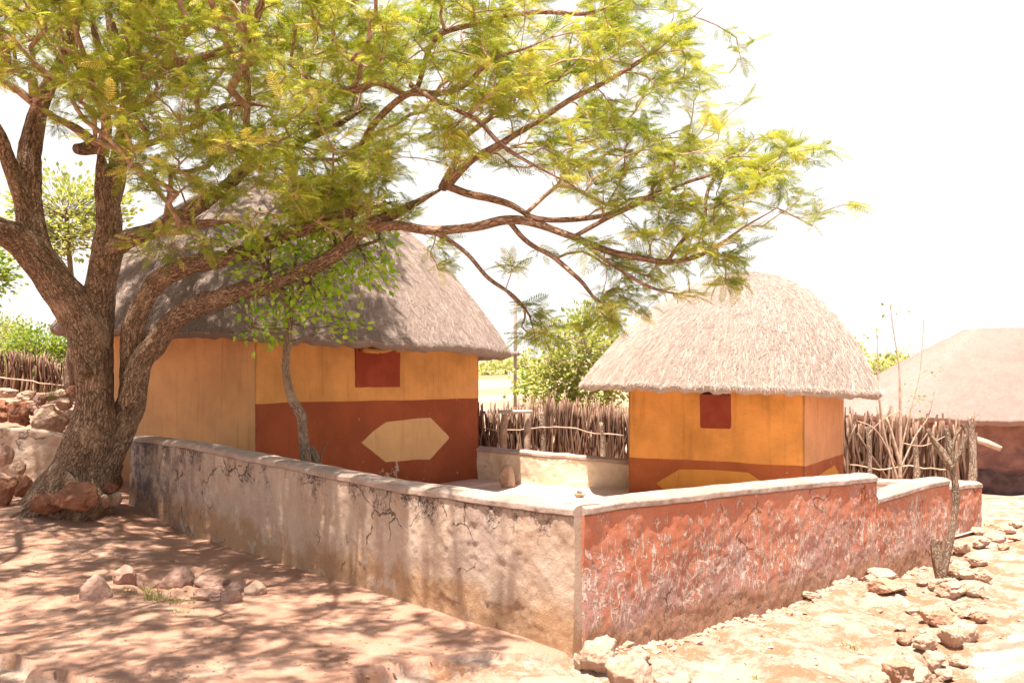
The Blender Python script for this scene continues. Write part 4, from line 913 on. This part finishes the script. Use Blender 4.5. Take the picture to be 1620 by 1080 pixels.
# trees between and beyond
leafy('broad_tree', (P(905, 720, 17)[0], 17, 0.0), 'pale green leafy tree standing between the two huts', 'tree',
      [px_line([(905, 730, 17, 9), (903, 660, 17, 8), (912, 600, 17, 6), (925, 560, 17, 4)]), px_line([(955, 700, 17.4, 10), (950, 640, 17.4, 9), (968, 600, 17.4, 7), (940, 570, 17.3, 5)]), px_line([(903, 650, 17, 5), (880, 610, 17, 4), (870, 580, 17, 3)])],
      [PB(900, 560, 17, 55, 45, 1100), PB(940, 530, 17.2, 50, 42, 900), PB(885, 610, 17, 50, 38, 900), PB(930, 620, 17, 55, 34, 900), PB(880, 645, 16.9, 35, 18, 260), PB(965, 580, 17.2, 40, 45, 700)], 0.085, M['leaf_far'], M['stick_pale'], 141)
leafy('small_tree', (P(843, 660, 24)[0], 24, 0.55), 'small round bright green tree beyond the stick fence', 'tree', [px_line([(842, 660, 24, 4), (843, 620, 24, 3.5), (842, 600, 24, 2.5)])],
      [PB(845, 600, 24, 27, 16, 420), PB(835, 612, 24, 18, 9, 160)], 0.10, M['leaf_bright'], M['bark_small'], 151)
def round_tree(px, py, Y, rp, name, label, seed, mat='leaf_far', n=900, hgt=None):
    b = P(px, py, Y); zb = float(G(b[0], b[1], False)); k = Y / F
    st = [[(b[0], Y, zb - 0.2, 7 * k), (b[0] + 0.1, Y, (zb + b[2]) / 2, 5 * k), (b[0], Y, b[2], 3 * k)]]; r = np.random.default_rng(seed); bl = [PB(px, py, Y, rp * 0.75, rp * 0.6, n)]
    for q in range(5): a = q * 1.3 + r.uniform(0, 1); bl.append(PB(px + rp * 0.6 * math.cos(a), py + rp * 0.4 * math.sin(a), Y, rp * 0.45, rp * 0.35, n // 3))
    return leafy('leafy_tree', (b[0], Y, zb), label, 'tree', st, bl, max(0.08, rp * k * 0.07), M[mat], M['bark_small'], seed)
round_tree(105, 345, 16, 105, '', 'leafy tree behind the big trunk on the left', 161, 'leaf_far', 1300)
round_tree(60, 560, 24, 60, '', 'low rounded tree above the stick fence beside the big trunk', 171, 'leaf_bright', 1300)
round_tree(-10, 545, 26, 70, '', 'tree cut by the left edge behind the stick fence', 181, 'leaf_far', 1300)
round_tree(-40, 430, 15, 60, '', 'dark leafy tree at the left edge under the big limb', 185, 'leaf_bright', 500)
# far bushes along the hill line
k = 0
for px, py, Y, rp in [(770, 584, 75, 16), (798, 588, 80, 13), (826, 590, 90, 12), (1395, 590, 70, 14), (1420, 592, 80, 11), (868, 592, 85, 16), (1350, 592, 85, 14), (740, 588, 70, 20)]:
    b = P(px, py + rp, Y); zb = float(G(b[0], b[1], False)); k += 1
    where = ['nearest the large hut', 'in the middle of the gap', 'left of the small round tree', 'right of the small hut eave', 'above the far white roof', 'behind the broad tree', 'behind the small hut', 'behind the large hut'][k - 1]
    zc = zb + rp * Y / F * 0.8; kk = Y / F
    leafy('distant_bush', (b[0], Y, zb), 'hazy distant bush on the hill line ' + where, 'bush', [[(b[0], Y, zb - 0.3, 0.1), (b[0] + 0.1, Y, (zb + zc) / 2, 0.08), (b[0], Y, zc, 0.05)]],
          [(b[0], Y, zc, rp * kk * 1.1, rp * kk, rp * kk * 0.6, 380)], 0.28, M['leaf_far'], M['bark_small'], 200 + k, group='distant bushes on the hill line')

# ------------------------------------------------------------------ stick fences
def stick_fence(name, label, path, zt, n, seed, hv=0.15, posts=(), rail=None, rr=(0.012, 0.026), lean=0.05):
    r = np.random.default_rng(seed); pa = np.array(path, float); o = empty(name, (pa[0][0], pa[0][1], float(G(pa[0][0], pa[0][1], False))), label, 'fence')
    pc = catmull(np.c_[pa, np.zeros(len(pa))], 0.05)[:, :2]; mb = MB()
    for k in range(n):
        f = r.uniform(0, 1) * (len(pc) - 1); i = int(f); x, y = pc[i] + r.normal(0, 0.05, 2); zb = float(G(x, y, False)) - 0.1; top = zt(x, y) + r.normal(0, hv * 0.5) ; H = top - zb
        l = r.normal(0, lean * H, 2) * (2.5 if r.uniform() < 0.12 else 1); c = r.normal(0, 0.03, (2, 2)); R0 = r.uniform(*rr)
        pts = np.array([[x, y, zb], [x + l[0] * .35 + c[0, 0], y + l[1] * .35 + c[0, 1], zb + H * .36], [x + l[0] * .7 + c[1, 0], y + l[1] * .7 + c[1, 1], zb + H * .7], [x + l[0], y + l[1], top]])
        m0 = mb.n; pp = catmull(pts, 0.2); tube(mb, pp, np.linspace(R0, R0 * 0.5, len(pp)), 5, bark=False); mb.at.setdefault('rnd', []).append(np.full(mb.n - m0, r.uniform(0, 1)**1.5))
    mb.build('sticks', M['stick'], o)
    for (x, y, h, rad_) in posts:
        zb = float(G(x, y, False)) - 0.1; m = MB(); pts = [[x, y, zb], [x + 0.02, y, zb + h * .5], [x - 0.01, y, zb + h]]; pp = catmull(pts, 0.05); tube(m, pp, np.linspace(rad_, rad_ * .8, len(pp)), 12, 0.25, int(x * 10) % 50); m.build('post', M['dead_bark'], o)
    if rail is not None:
        m = MB(); pp = catmull(rail, 0.1); tube(m, pp + 0.01 * rng.normal(0, 1, pp.shape), 0.012, 5, bark=False); m.build('rail', M['stick_pale'], o)
    return o
zf = lambda py: (lambda x, y: EYE + (HOR - py) / F * y)
stick_fence('stick_fence', 'grey brown stick palisade between the two huts', [P(735, 0, 16.4)[:2], P(800, 0, 16.3)[:2], P(900, 0, 16.1)[:2], P(1010, 0, 15.9)[:2]], lambda x, y: EYE - (46 - 8 * math.sin(x * 2)) / F * y, 520, 301, 0.16,
            posts=[(P(858, 0, 15.8)[0], 15.8, 1.15, 0.05), (P(952, 0, 15.7)[0], 15.7, 1.0, 0.05)], rail=[P(762, 678, 15.9), P(800, 680, 15.8), P(845, 677, 15.75), P(900, 676, 15.7), P(940, 686, 15.7), P(985, 688, 15.65)])
stick_fence('stick_fence', 'rough stick fence right of the small hut', [P(1320, 0, 15.2)[:2], P(1400, 0, 15)[:2], P(1470, 0, 14.8)[:2], P(1535, 0, 14.6)[:2]], lambda x, y: EYE - (70 + 8 * math.sin(x * 3)) / F * y, 190, 311, 0.2,
            posts=[(P(1537, 0, 14.2)[0], 14.2, 1.36, 0.055), (P(1374, 0, 14.4)[0], 14.4, 1.15, 0.05), (P(1448, 0, 14.4)[0], 14.4, 1.05, 0.05)], rail=[P(1345, 735, 14.5), P(1390, 742, 14.4), P(1440, 738, 14.4), P(1500, 744, 14.3)], rr=(0.02, 0.04), lean=0.1)
stick_fence('stick_fence', 'tall stick fence on the stone bank at far left', [P(-60, 0, 17.2)[:2], P(0, 0, 17.2)[:2], P(70, 0, 17.4)[:2], P(150, 0, 17.6)[:2]], lambda x, y: EYE + (38 - 4 * math.sin(x * 3) - 0.12 * ((x / y * F) + 810)) / F * y, 260, 321, 0.12,
            rail=[P(-30, 596, 16.9), P(30, 600, 16.9), P(80, 608, 16.95), P(125, 613, 17)], rr=(0.014, 0.028))

# peeled wooden gate frame in front of the palisade
g = empty('gate_frame', tuple(P(815, 720, 15.3)), 'pale peeled wood frame with a white crossbar against the palisade', 'frame')
for nm, l, mt in [('post', [(797, 735, 15.3, 5), (796, 690, 15.3, 5.5), (799, 655, 15.3, 4.5)], 'stick_pale'), ('post', [(833, 735, 15.3, 4.5), (834, 690, 15.3, 5), (836, 652, 15.3, 4)], 'stick_pale')]:
    m = MB(); pl = catmull(px_line(l), 0.04); tube(m, pl[:, :3], pl[:, 3], 12, 0.25, 7); m.build(nm, M[mt], g)
m = MB(); a, b = P(788, 650, 15.2), P(842, 652, 15.2); box(m, (a + b) / 2, (b[0] - a[0], 0.05, 0.055)); m.build('crossbar', M['white_paint'], g)

# utility pole
g = empty('utility_pole', tuple(P(815, 650, 30)), 'thin dark utility pole with a small box behind the large hut', 'pole')
m = MB(); tube(m, [P(815, 665, 30), P(815, 560, 30), P(816, 470, 30)], [0.06, 0.055, 0.05], 8, bark=False); m.build('pole', M['metal'], g)
m = MB(); tube(m, [P(812, 563, 29.9), P(812, 556, 29.9)], 0.09, 10, bark=False); tube(m, [P(818, 563, 29.9), P(818, 555, 29.9)], 0.07, 10, bark=False); m.build('insulator', M['metal'], g)
m = MB(); c = P(815, 560, 29.95); box(m, c, (0.34, 0.08, 0.06)); m.build('crossarm', M['metal'], g)

# far white roof, and things by the third hut
g = empty('distant_shed', tuple(P(1405, 640, 38)), 'distant shed with a flat white roof beyond the bare shrub', 'shed')
m = MB(); c = P(1402, 602, 38); box(m, c, (1.5, 1.6, 0.14), 0.1); m.build('roof', M['white_paint'], g)
m = MB(); box(m, (c[0], c[1], c[2] - 0.6), (1.3, 1.4, 1.06), 0.1); m.build('wall', M['wall_pale'], g)
m = MB(); a, b_ = P(1540, 693, 17.2), P(1584, 710, 17.0); pp = np.array([a, (a + b_) / 2 + [0, 0, 0.01], b_]); tube(m, pp, [0.05, 0.06, 0.05], 8, 0.1, 3)
o = m.build('fallen_log', M['stick_pale']); tag(rebase(o, tuple(b_)), 'pale leaning log propped beside the distant hut wall', 'log')

# ------------------------------------------------------------------ rocks
ico = {}
def rock(name, c, size, seed, mat, label, group=None, rz=None, cut=7, cat='rock', rough=1.0, sink=0.12):
    if 4 not in ico:
        bm = bmesh.new(); bmesh.ops.create_icosphere(bm, subdivisions=5, radius=1.0); bm.verts.ensure_lookup_table()
        ico[4] = (np.array([v.co[:] for v in bm.verts]), np.array([[l.vert.index for l in f.loops] for f in bm.faces])); bm.free()
    V, Fc = ico[4]; V = V.copy(); r = np.random.default_rng(seed)
    for _ in range(cut):
        n = r.normal(0, 1, 3); n /= np.linalg.norm(n); d = r.uniform(0.55, 0.82); k = V @ n - d; V -= np.maximum(k, 0)[:, None] * n * 0.94
    V *= (1 + 0.15 * rough * fbm(V[:, 0] * 1.6 + seed, V[:, 1] * 1.6, V[:, 2] * 1.6, 3, seed))[:, None]; V *= (1 + 0.06 * rough * fbm(V[:, 0] * 6 + seed, V[:, 1] * 6, V[:, 2] * 6, 4, seed + 3))[:, None]
    lo, hi = V.min(0), V.max(0); V = (V - (lo + hi) / 2) / (hi - lo)
    V *= np.array(size); a = r.uniform(0, 0.0) if rz is None else rz; V = V @ np.array([[math.cos(a), math.sin(a), 0], [-math.sin(a), math.cos(a), 0], [0, 0, 1]])
    V[:, 2] += size[2] * (0.5 - sink); mb = MB(); mb.add(V, None, Fc); o = mb.build(name, M[mat]); o.location = tuple(c)
    return tag(o, label, cat, group)
def rockpx(px, pb, w, h, mat, label, group=None, seed=0, Y=None, depth=0.8, cut=7, z=None, rough=1.0, sink=0.12):
    if Y is None: c = onground(px, pb); 
    else: c = P(px, pb, Y)
    if z is not None: c[2] = z
    k = c[1] / F; sz = (w * k, w * k * depth, (h * k * 1.12 + 0.01) * (1 + 1.3 * (sink - 0.12))); c[1] += sz[1] * 0.35; 
    return rock('rock', c, sz, seed, mat, label, group, cut=cut, rough=rough, sink=sink)

# ring of stones in the clay
for a in [(146, 952, 44, 36, 'rock_brown', 'squarish brown stone sitting alone left of the stone ring'), (192, 927, 32, 28, 'rock_brown', 'square upright stone at the left end of the stone ring'),
          (214, 922, 22, 24, 'rock_brown', 'small dark stone wedged behind the square upright one'), (273, 920, 56, 30, 'rock_brown', 'large smooth rounded stone at the back of the stone ring'),
          (330, 921, 50, 16, 'rock_brown', 'flat half buried stone right of the large rounded one'), (372, 932, 38, 14, 'rock_brown', 'sunken stone at the right end of the stone ring'),
          (325, 952, 44, 18, 'rock_brown', 'flat grey brown stone at the front of the stone ring'), (362, 956, 34, 18, 'rock_brown', 'rough low stone next to the flat front stone of the ring'),
          (402, 944, 32, 20, 'rock_pale', 'pale stone at the far right of the stone ring')]:
    rockpx(a[0], a[1] - 3, a[2] * 1.12, a[3], a[4], a[5], 'stones ringed in the clay', seed=400 + a[0], depth=0.8, cut=5, rough=0.6, sink=0.34)
# red rocks round the tree foot
for i, a in enumerate([(112, 808, 76, 44, 'rock_red', 'biggest red boulder at the foot of the big tree', 9.6), (70, 812, 60, 30, 'rock_red', 'flat red rock left of the biggest red boulder', 9.7), (165, 782, 36, 26, 'rock_red', 'squarish orange rock right of the tree foot', 10.2),
          (178, 800, 26, 22, 'rock_pale', 'small pale rock between tree and wall end', 10.2), (155, 806, 34, 24, 'rock_pale', 'crumbly pale rock below the squarish orange one', 10.1), (182, 772, 20, 22, 'rock_red', 'small red rock leaning on the wall end', 10.9),
          (2, 800, 36, 44, 'rock_red', 'red rock cut by the left edge of the view', 10.6), (32, 786, 34, 34, 'rock_red', 'orange block under the retaining wall', 11.0), (24, 750, 26, 20, 'rock_pale', 'thin pale slab stacked on the orange block', 11.3), (-2, 770, 30, 26, 'rock_brown', 'grey brown rock below the broken end of the retaining wall', 11.4), (6, 735, 26, 30, 'rock_brown', 'upper rock at the broken end of the retaining wall', 11.7)]):
    rockpx(a[0], a[1], a[2], a[3], a[4], a[5], None, seed=500 + i, Y=a[6], depth=0.8, cut=9, rough=0.9)
# stone bank behind the retaining wall
bank = [(20, 670, 44, 38, 'rock_red', 'round red boulder in the stone bank'), (70, 682, 62, 42, 'rock_pale', 'largest boulder in the stone bank'), (-10, 665, 40, 34, 'rock_red', 'red bank boulder cut by the left edge'), (105, 668, 24, 20, 'rock_pale', 'small pale bank stone beside the trunk'),
        (98, 648, 26, 18, 'rock_pale', 'upper pale bank stone beside the trunk'), (60, 640, 22, 16, 'rock_brown', 'small brown stone on top of the largest bank boulder'), (78, 634, 26, 14, 'rock_pale', 'flat pale stone on the bank top'), (38, 632, 30, 14, 'rock_pale', 'long pale stone on the bank top'),
        (8, 628, 34, 14, 'rock_pale', 'flat pale stone on the bank top near the left edge'), (112, 628, 26, 18, 'rock_red', 'orange stone on the bank top against the trunk'), (48, 655, 22, 18, 'rock_brown', 'brown stone between the two big bank boulders'), (94, 628, 22, 12, 'rock_pale', 'small white stone on the bank top below the fence')]
for i, a in enumerate(bank): rockpx(a[0], a[1], a[2], a[3], a[4], a[5], 'stones in the bank behind the retaining wall', seed=600 + i, Y=13.1 + (682 - a[1]) * 0.018, depth=0.8, cut=8)
# rocks at the foot of the wall corner
for i, a in enumerate([(948, 1056, 62, 58, 'rock_pale', 'wedge shaped pale rock leaning on the wall corner'), (916, 1050, 18, 26, 'rock_pale', 'small upright chip at the wall corner'), (1000, 1092, 82, 62, 'rock_pale', 'largest pale slab rock at the foot of the red wall'),
          (1012, 1036, 40, 24, 'rock_pale', 'small rounded rock resting behind the largest slab'), (1052, 1058, 54, 38, 'rock_pale', 'pale rock with a dark split to the right of the slab'), (1078, 1078, 46, 30, 'rock_pale', 'brown sided rock tucked below the split rock'), (1115, 1088, 46, 34, 'rock_pale', 'rightmost pale rock of the corner pile'),
          (1048, 1094, 36, 18, 'rock_pale', 'low rock at the bottom edge of the corner pile'), (880, 1096, 130, 16, 'rock_pale', 'flat pale outcrop at the bottom edge below the wall corner')]):
    rockpx(a[0], a[1], a[2], a[3], a[4], a[5], 'rocks piled at the wall corner', seed=703 + i, depth=0.9, cut=9)
# stones edging the path and lying on the right
edge_l = [(1395, 1080, 46, 40), (1428, 1066, 50, 40), (1462, 1060, 42, 34), (1446, 1040, 44, 26), (1484, 1034, 40, 30), (1470, 1008, 44, 30), (1510, 1006, 44, 34), (1535, 998, 42, 30), (1500, 978, 50, 26), (1478, 972, 36, 24), (1530, 962, 44, 24), (1545, 940, 36, 22), (1510, 940, 50, 24), (1485, 930, 30, 20), (1535, 912, 40, 20), (1515, 896, 36, 18), (1550, 890, 34, 18), (1525, 868, 30, 20), (1556, 862, 30, 18), (1580, 850, 34, 14), (1548, 846, 26, 12), (1600, 838, 30, 12), (1572, 832, 24, 10), (1612, 828, 24, 10), (1450, 1086, 50, 30), (1500, 1050, 34, 18), (1560, 920, 24, 16), (1372, 1098, 44, 34), (1420, 1096, 38, 26)]
edge_l += [(1436, 1000, 30, 16), (1416, 1040, 34, 20), (1404, 1062, 28, 18), (1490, 958, 28, 16), (1462, 985, 26, 14), (1505, 925, 26, 14), (1535, 930, 22, 12), (1552, 975, 26, 16), (1520, 1030, 30, 18), (1470, 1080, 34, 22), (1380, 1060, 26, 14), (1350, 1075, 30, 12), (1562, 905, 20, 10), (1500, 880, 22, 10), (1590, 862, 22, 9), (1540, 878, 20, 10), (1610, 846, 22, 9), (1448, 955, 24, 10), (1425, 975, 20, 9), (1300, 1085, 34, 12)]
for i, a in enumerate(edge_l):
    hx = (i * 37) % 7
    rockpx(a[0], a[1], a[2] * 0.98, a[3], 'rock_tan' if hx in (2,) else 'rock_pale', 'rough sandstone lump in the line of stones edging the pale path' if hx != 2 else 'redder sandstone lump in the line of stones edging the pale path', 'stones edging the path', seed=800 + i, depth=0.95, cut=9)
for i, a in enumerate([(1355, 907, 24, 16, 'rock_pale', 'small pale stone at the foot of the red wall, leftmost'), (1398, 911, 52, 18, 'rock_pale', 'long flat pale slab at the foot of the red wall'), (1412, 935, 64, 20, 'rock_tan', 'flat reddish slab lying on the pale dirt'), (1378, 914, 30, 12, 'rock_pale', 'thin stone chip under the long pale slab'),
          (1330, 915, 44, 12, 'rock_pale', 'low stone half buried where the red wall meets dirt'), (1466, 925, 30, 20, 'rock_brown', 'brown stone left of the crooked dead trunk'), (1286, 938, 30, 12, 'rock_pale', 'small stone halfway along the foot of the red wall')]):
    rockpx(a[0], a[1], a[2], a[3], a[4], a[5], None, seed=900 + i, depth=0.9, cut=9)
# yard stones
rockpx(918, 784, 20, 7, 'rock_pale', 'flat white stone on the yard floor', None, 950, Y=12.6, z=0.035); rockpx(917, 776, 9, 6, 'rock_brown', 'small pebble resting on the flat white yard stone', None, 951, Y=12.6, z=0.075)
o = rockpx(802, 754, 26, 36, 'rock_pale', 'tall rounded boulder leaning on the low sandy wall', None, 955, Y=13.7, cut=2, rough=0.5, depth=0.7, z=0.03)

# loose pebbles and litter
def scatter(name, kind_mat, n, f, size, seed, label, cat):
    r = np.random.default_rng(seed); base, T = ico[4]
    bm = bmesh.new(); bmesh.ops.create_icosphere(bm, subdivisions=1, radius=1.0); B = np.array([v.co[:] for v in bm.verts]); Fc = np.array([[l.vert.index for l in q.loops] for q in bm.faces]); bm.free()
    mb = MB(); xs, ys = f(r, n); zs = G(xs, ys)[0]; s = size[0] * (size[1] / size[0]) ** (r.uniform(0, 1, n)**2.2)
    sc_ = s[:, None] * r.uniform(0.6, 1.3, (n, 3)) * [1, 1, 0.6]; V = B[None] * sc_[:, None] * (1 + 0.25 * r.normal(0, 1, (n, len(B), 1))) + np.stack([xs, ys, zs], 1)[:, None]
    mb.add(V, None, (Fc[None] + (np.arange(n) * len(B))[:, None, None]).reshape(-1, 3)); tag(mb.build(name, kind_mat, smooth=False), label, cat, kind='stuff')
def right_area(r, n):
    t = r.uniform(0, 1, n); d = r.uniform(0.02, 1, n)**1.3 * 2.0; p = WC + dR * (t * 4.6)[:, None] + np.array([dR[1], -dR[0]]) * d[:, None]; return p[:, 0], p[:, 1]
scatter('gravel', M['rock_pale'], 1500, right_area, (0.004, 0.022), 11, 'loose pale gravel on the dirt below the red wall', 'gravel')
def near_wall(r, n):
    t = r.uniform(0, 1, n); d = np.abs(r.normal(0, 0.05, n)); p = WC + dR * (t * 4.5)[:, None] + np.array([dR[1], -dR[0]]) * d[:, None]; return p[:, 0], p[:, 1]
scatter('rubble', M['rock_pale'], 700, near_wall, (0.01, 0.045), 12, 'crumbled plaster rubble along the foot of the red wall', 'rubble')
def left_area(r, n): y = r.uniform(4.8, 11, n); return -0.2 - r.uniform(0, 1, n) * (0.55 * y), y
scatter('fallen_grit', M['rock_tan'], 2500, left_area, (0.003, 0.012), 13, 'fine grit scattered on the trodden clay', 'grit')
r = np.random.default_rng(5); xs, ys = left_area(r, 1500); zs = G(xs, ys)[0] + 0.004; mb = MB()
inst(mb, BR, np.stack([xs, ys, zs], 1), np.c_[r.normal(0, 1, (1500, 2)), np.zeros(1500)], np.array([0, 0, 1.0]) + r.normal(0, 0.15, (1500, 3)), r.uniform(0.008, 0.024, 1500), r.uniform(0, 1, 1500), tri=True)
tag(mb.build('leaf_litter', M['leaf_litter'], smooth=False), 'dry leaf litter sprinkled under the big tree', 'litter', kind='stuff')
for i, (a, b_, lab) in enumerate([((98, 967), (122, 966), 'short dark twig lying left of the foreground clay'), ((350, 977), (366, 976), 'tiny black twig near the front of the stone ring'), ((35, 903), (60, 906), 'forked dry twig on the clay left of the lone stone')]):
    A, B = onground(*a), onground(*b_); m = MB(); A[2] += 0.008; B[2] += 0.008; tube(m, catmull([A, (A + B) / 2 + [0, 0.01, 0.008], B], 0.02), 0.006, 6, bark=False); tag(rebase(m.build('twig', M['twig']), tuple(A)), lab, 'twig')

# grass tufts
def tuft(px, py, h, n, label, seed, w=0.06, Y=None):
    r = np.random.default_rng(seed); c = onground(px, py) if Y is None else P(px, py, Y); mb = MB()
    for _ in range(n):
        b = c + [r.normal(0, w), r.normal(0, w * 0.6), -0.005]; d = np.array([r.normal(0, 0.5), r.normal(0, 0.5), 1.0]); H = h * r.uniform(0.4, 1); wv = np.array([r.uniform(-1, 1), r.uniform(-1, 1), 0]) * 0.003
        p1 = b + d * H * 0.5; p2 = b + d * H * 0.9 + np.array([d[0], d[1], -0.3]) * H * 0.3
        mb.add([b - wv, b + wv, p1 + wv, p1 - wv, p2], [(0, 1, 2, 3)], [(3, 2, 4)], rnd=np.full(5, r.uniform(0, 1)))
    return tag(rebase(mb.build('grass_tuft', M['grass'], smooth=False), tuple(c)), label, 'grass', kind='stuff')
for i, a in enumerate([(245, 948, 0.14, 60, 'tallest green grass tuft inside the stone ring', 0.05), (285, 952, 0.05, 90, 'low spreading weed at the front of the stone ring', 0.10), (262, 962 - 12, 0.05, 40, 'short weed beside the tallest ring tuft', 0.06), (230, 925, 0.06, 50, 'small weed between the ring stones at left', 0.05), (203, 936, 0.05, 36, 'tiny weed below the square upright stone', 0.04),
          (288, 968, 0.04, 40, 'tiny weed in the clay in front of the ring', 0.05), (1345, 1003, 0.05, 34, 'small weed on the pale dirt right of the red wall', 0.04), (1192, 1050, 0.07, 10, 'single dry stalk in the pale dirt', 0.012), (775, 1066, 0.03, 16, 'tiny weed near the bottom edge below the wall', 0.02), (1500, 905, 0.05, 50, 'green weed at the foot of the dead trunk', 0.04), (50, 816, 0.05, 40, 'dark weed between the flat red rock and the clay', 0.07)]):
    tuft(a[0], a[1], a[2], a[3], a[4], 40 + i, a[5])
tuft(1587, 768, 0.3, 220, 'green weeds in front of the distant hut wall', 60, 0.16); tuft(84, 632, 0.3, 60, 'green weed on top of the stone bank', 61, 0.08, Y=14)
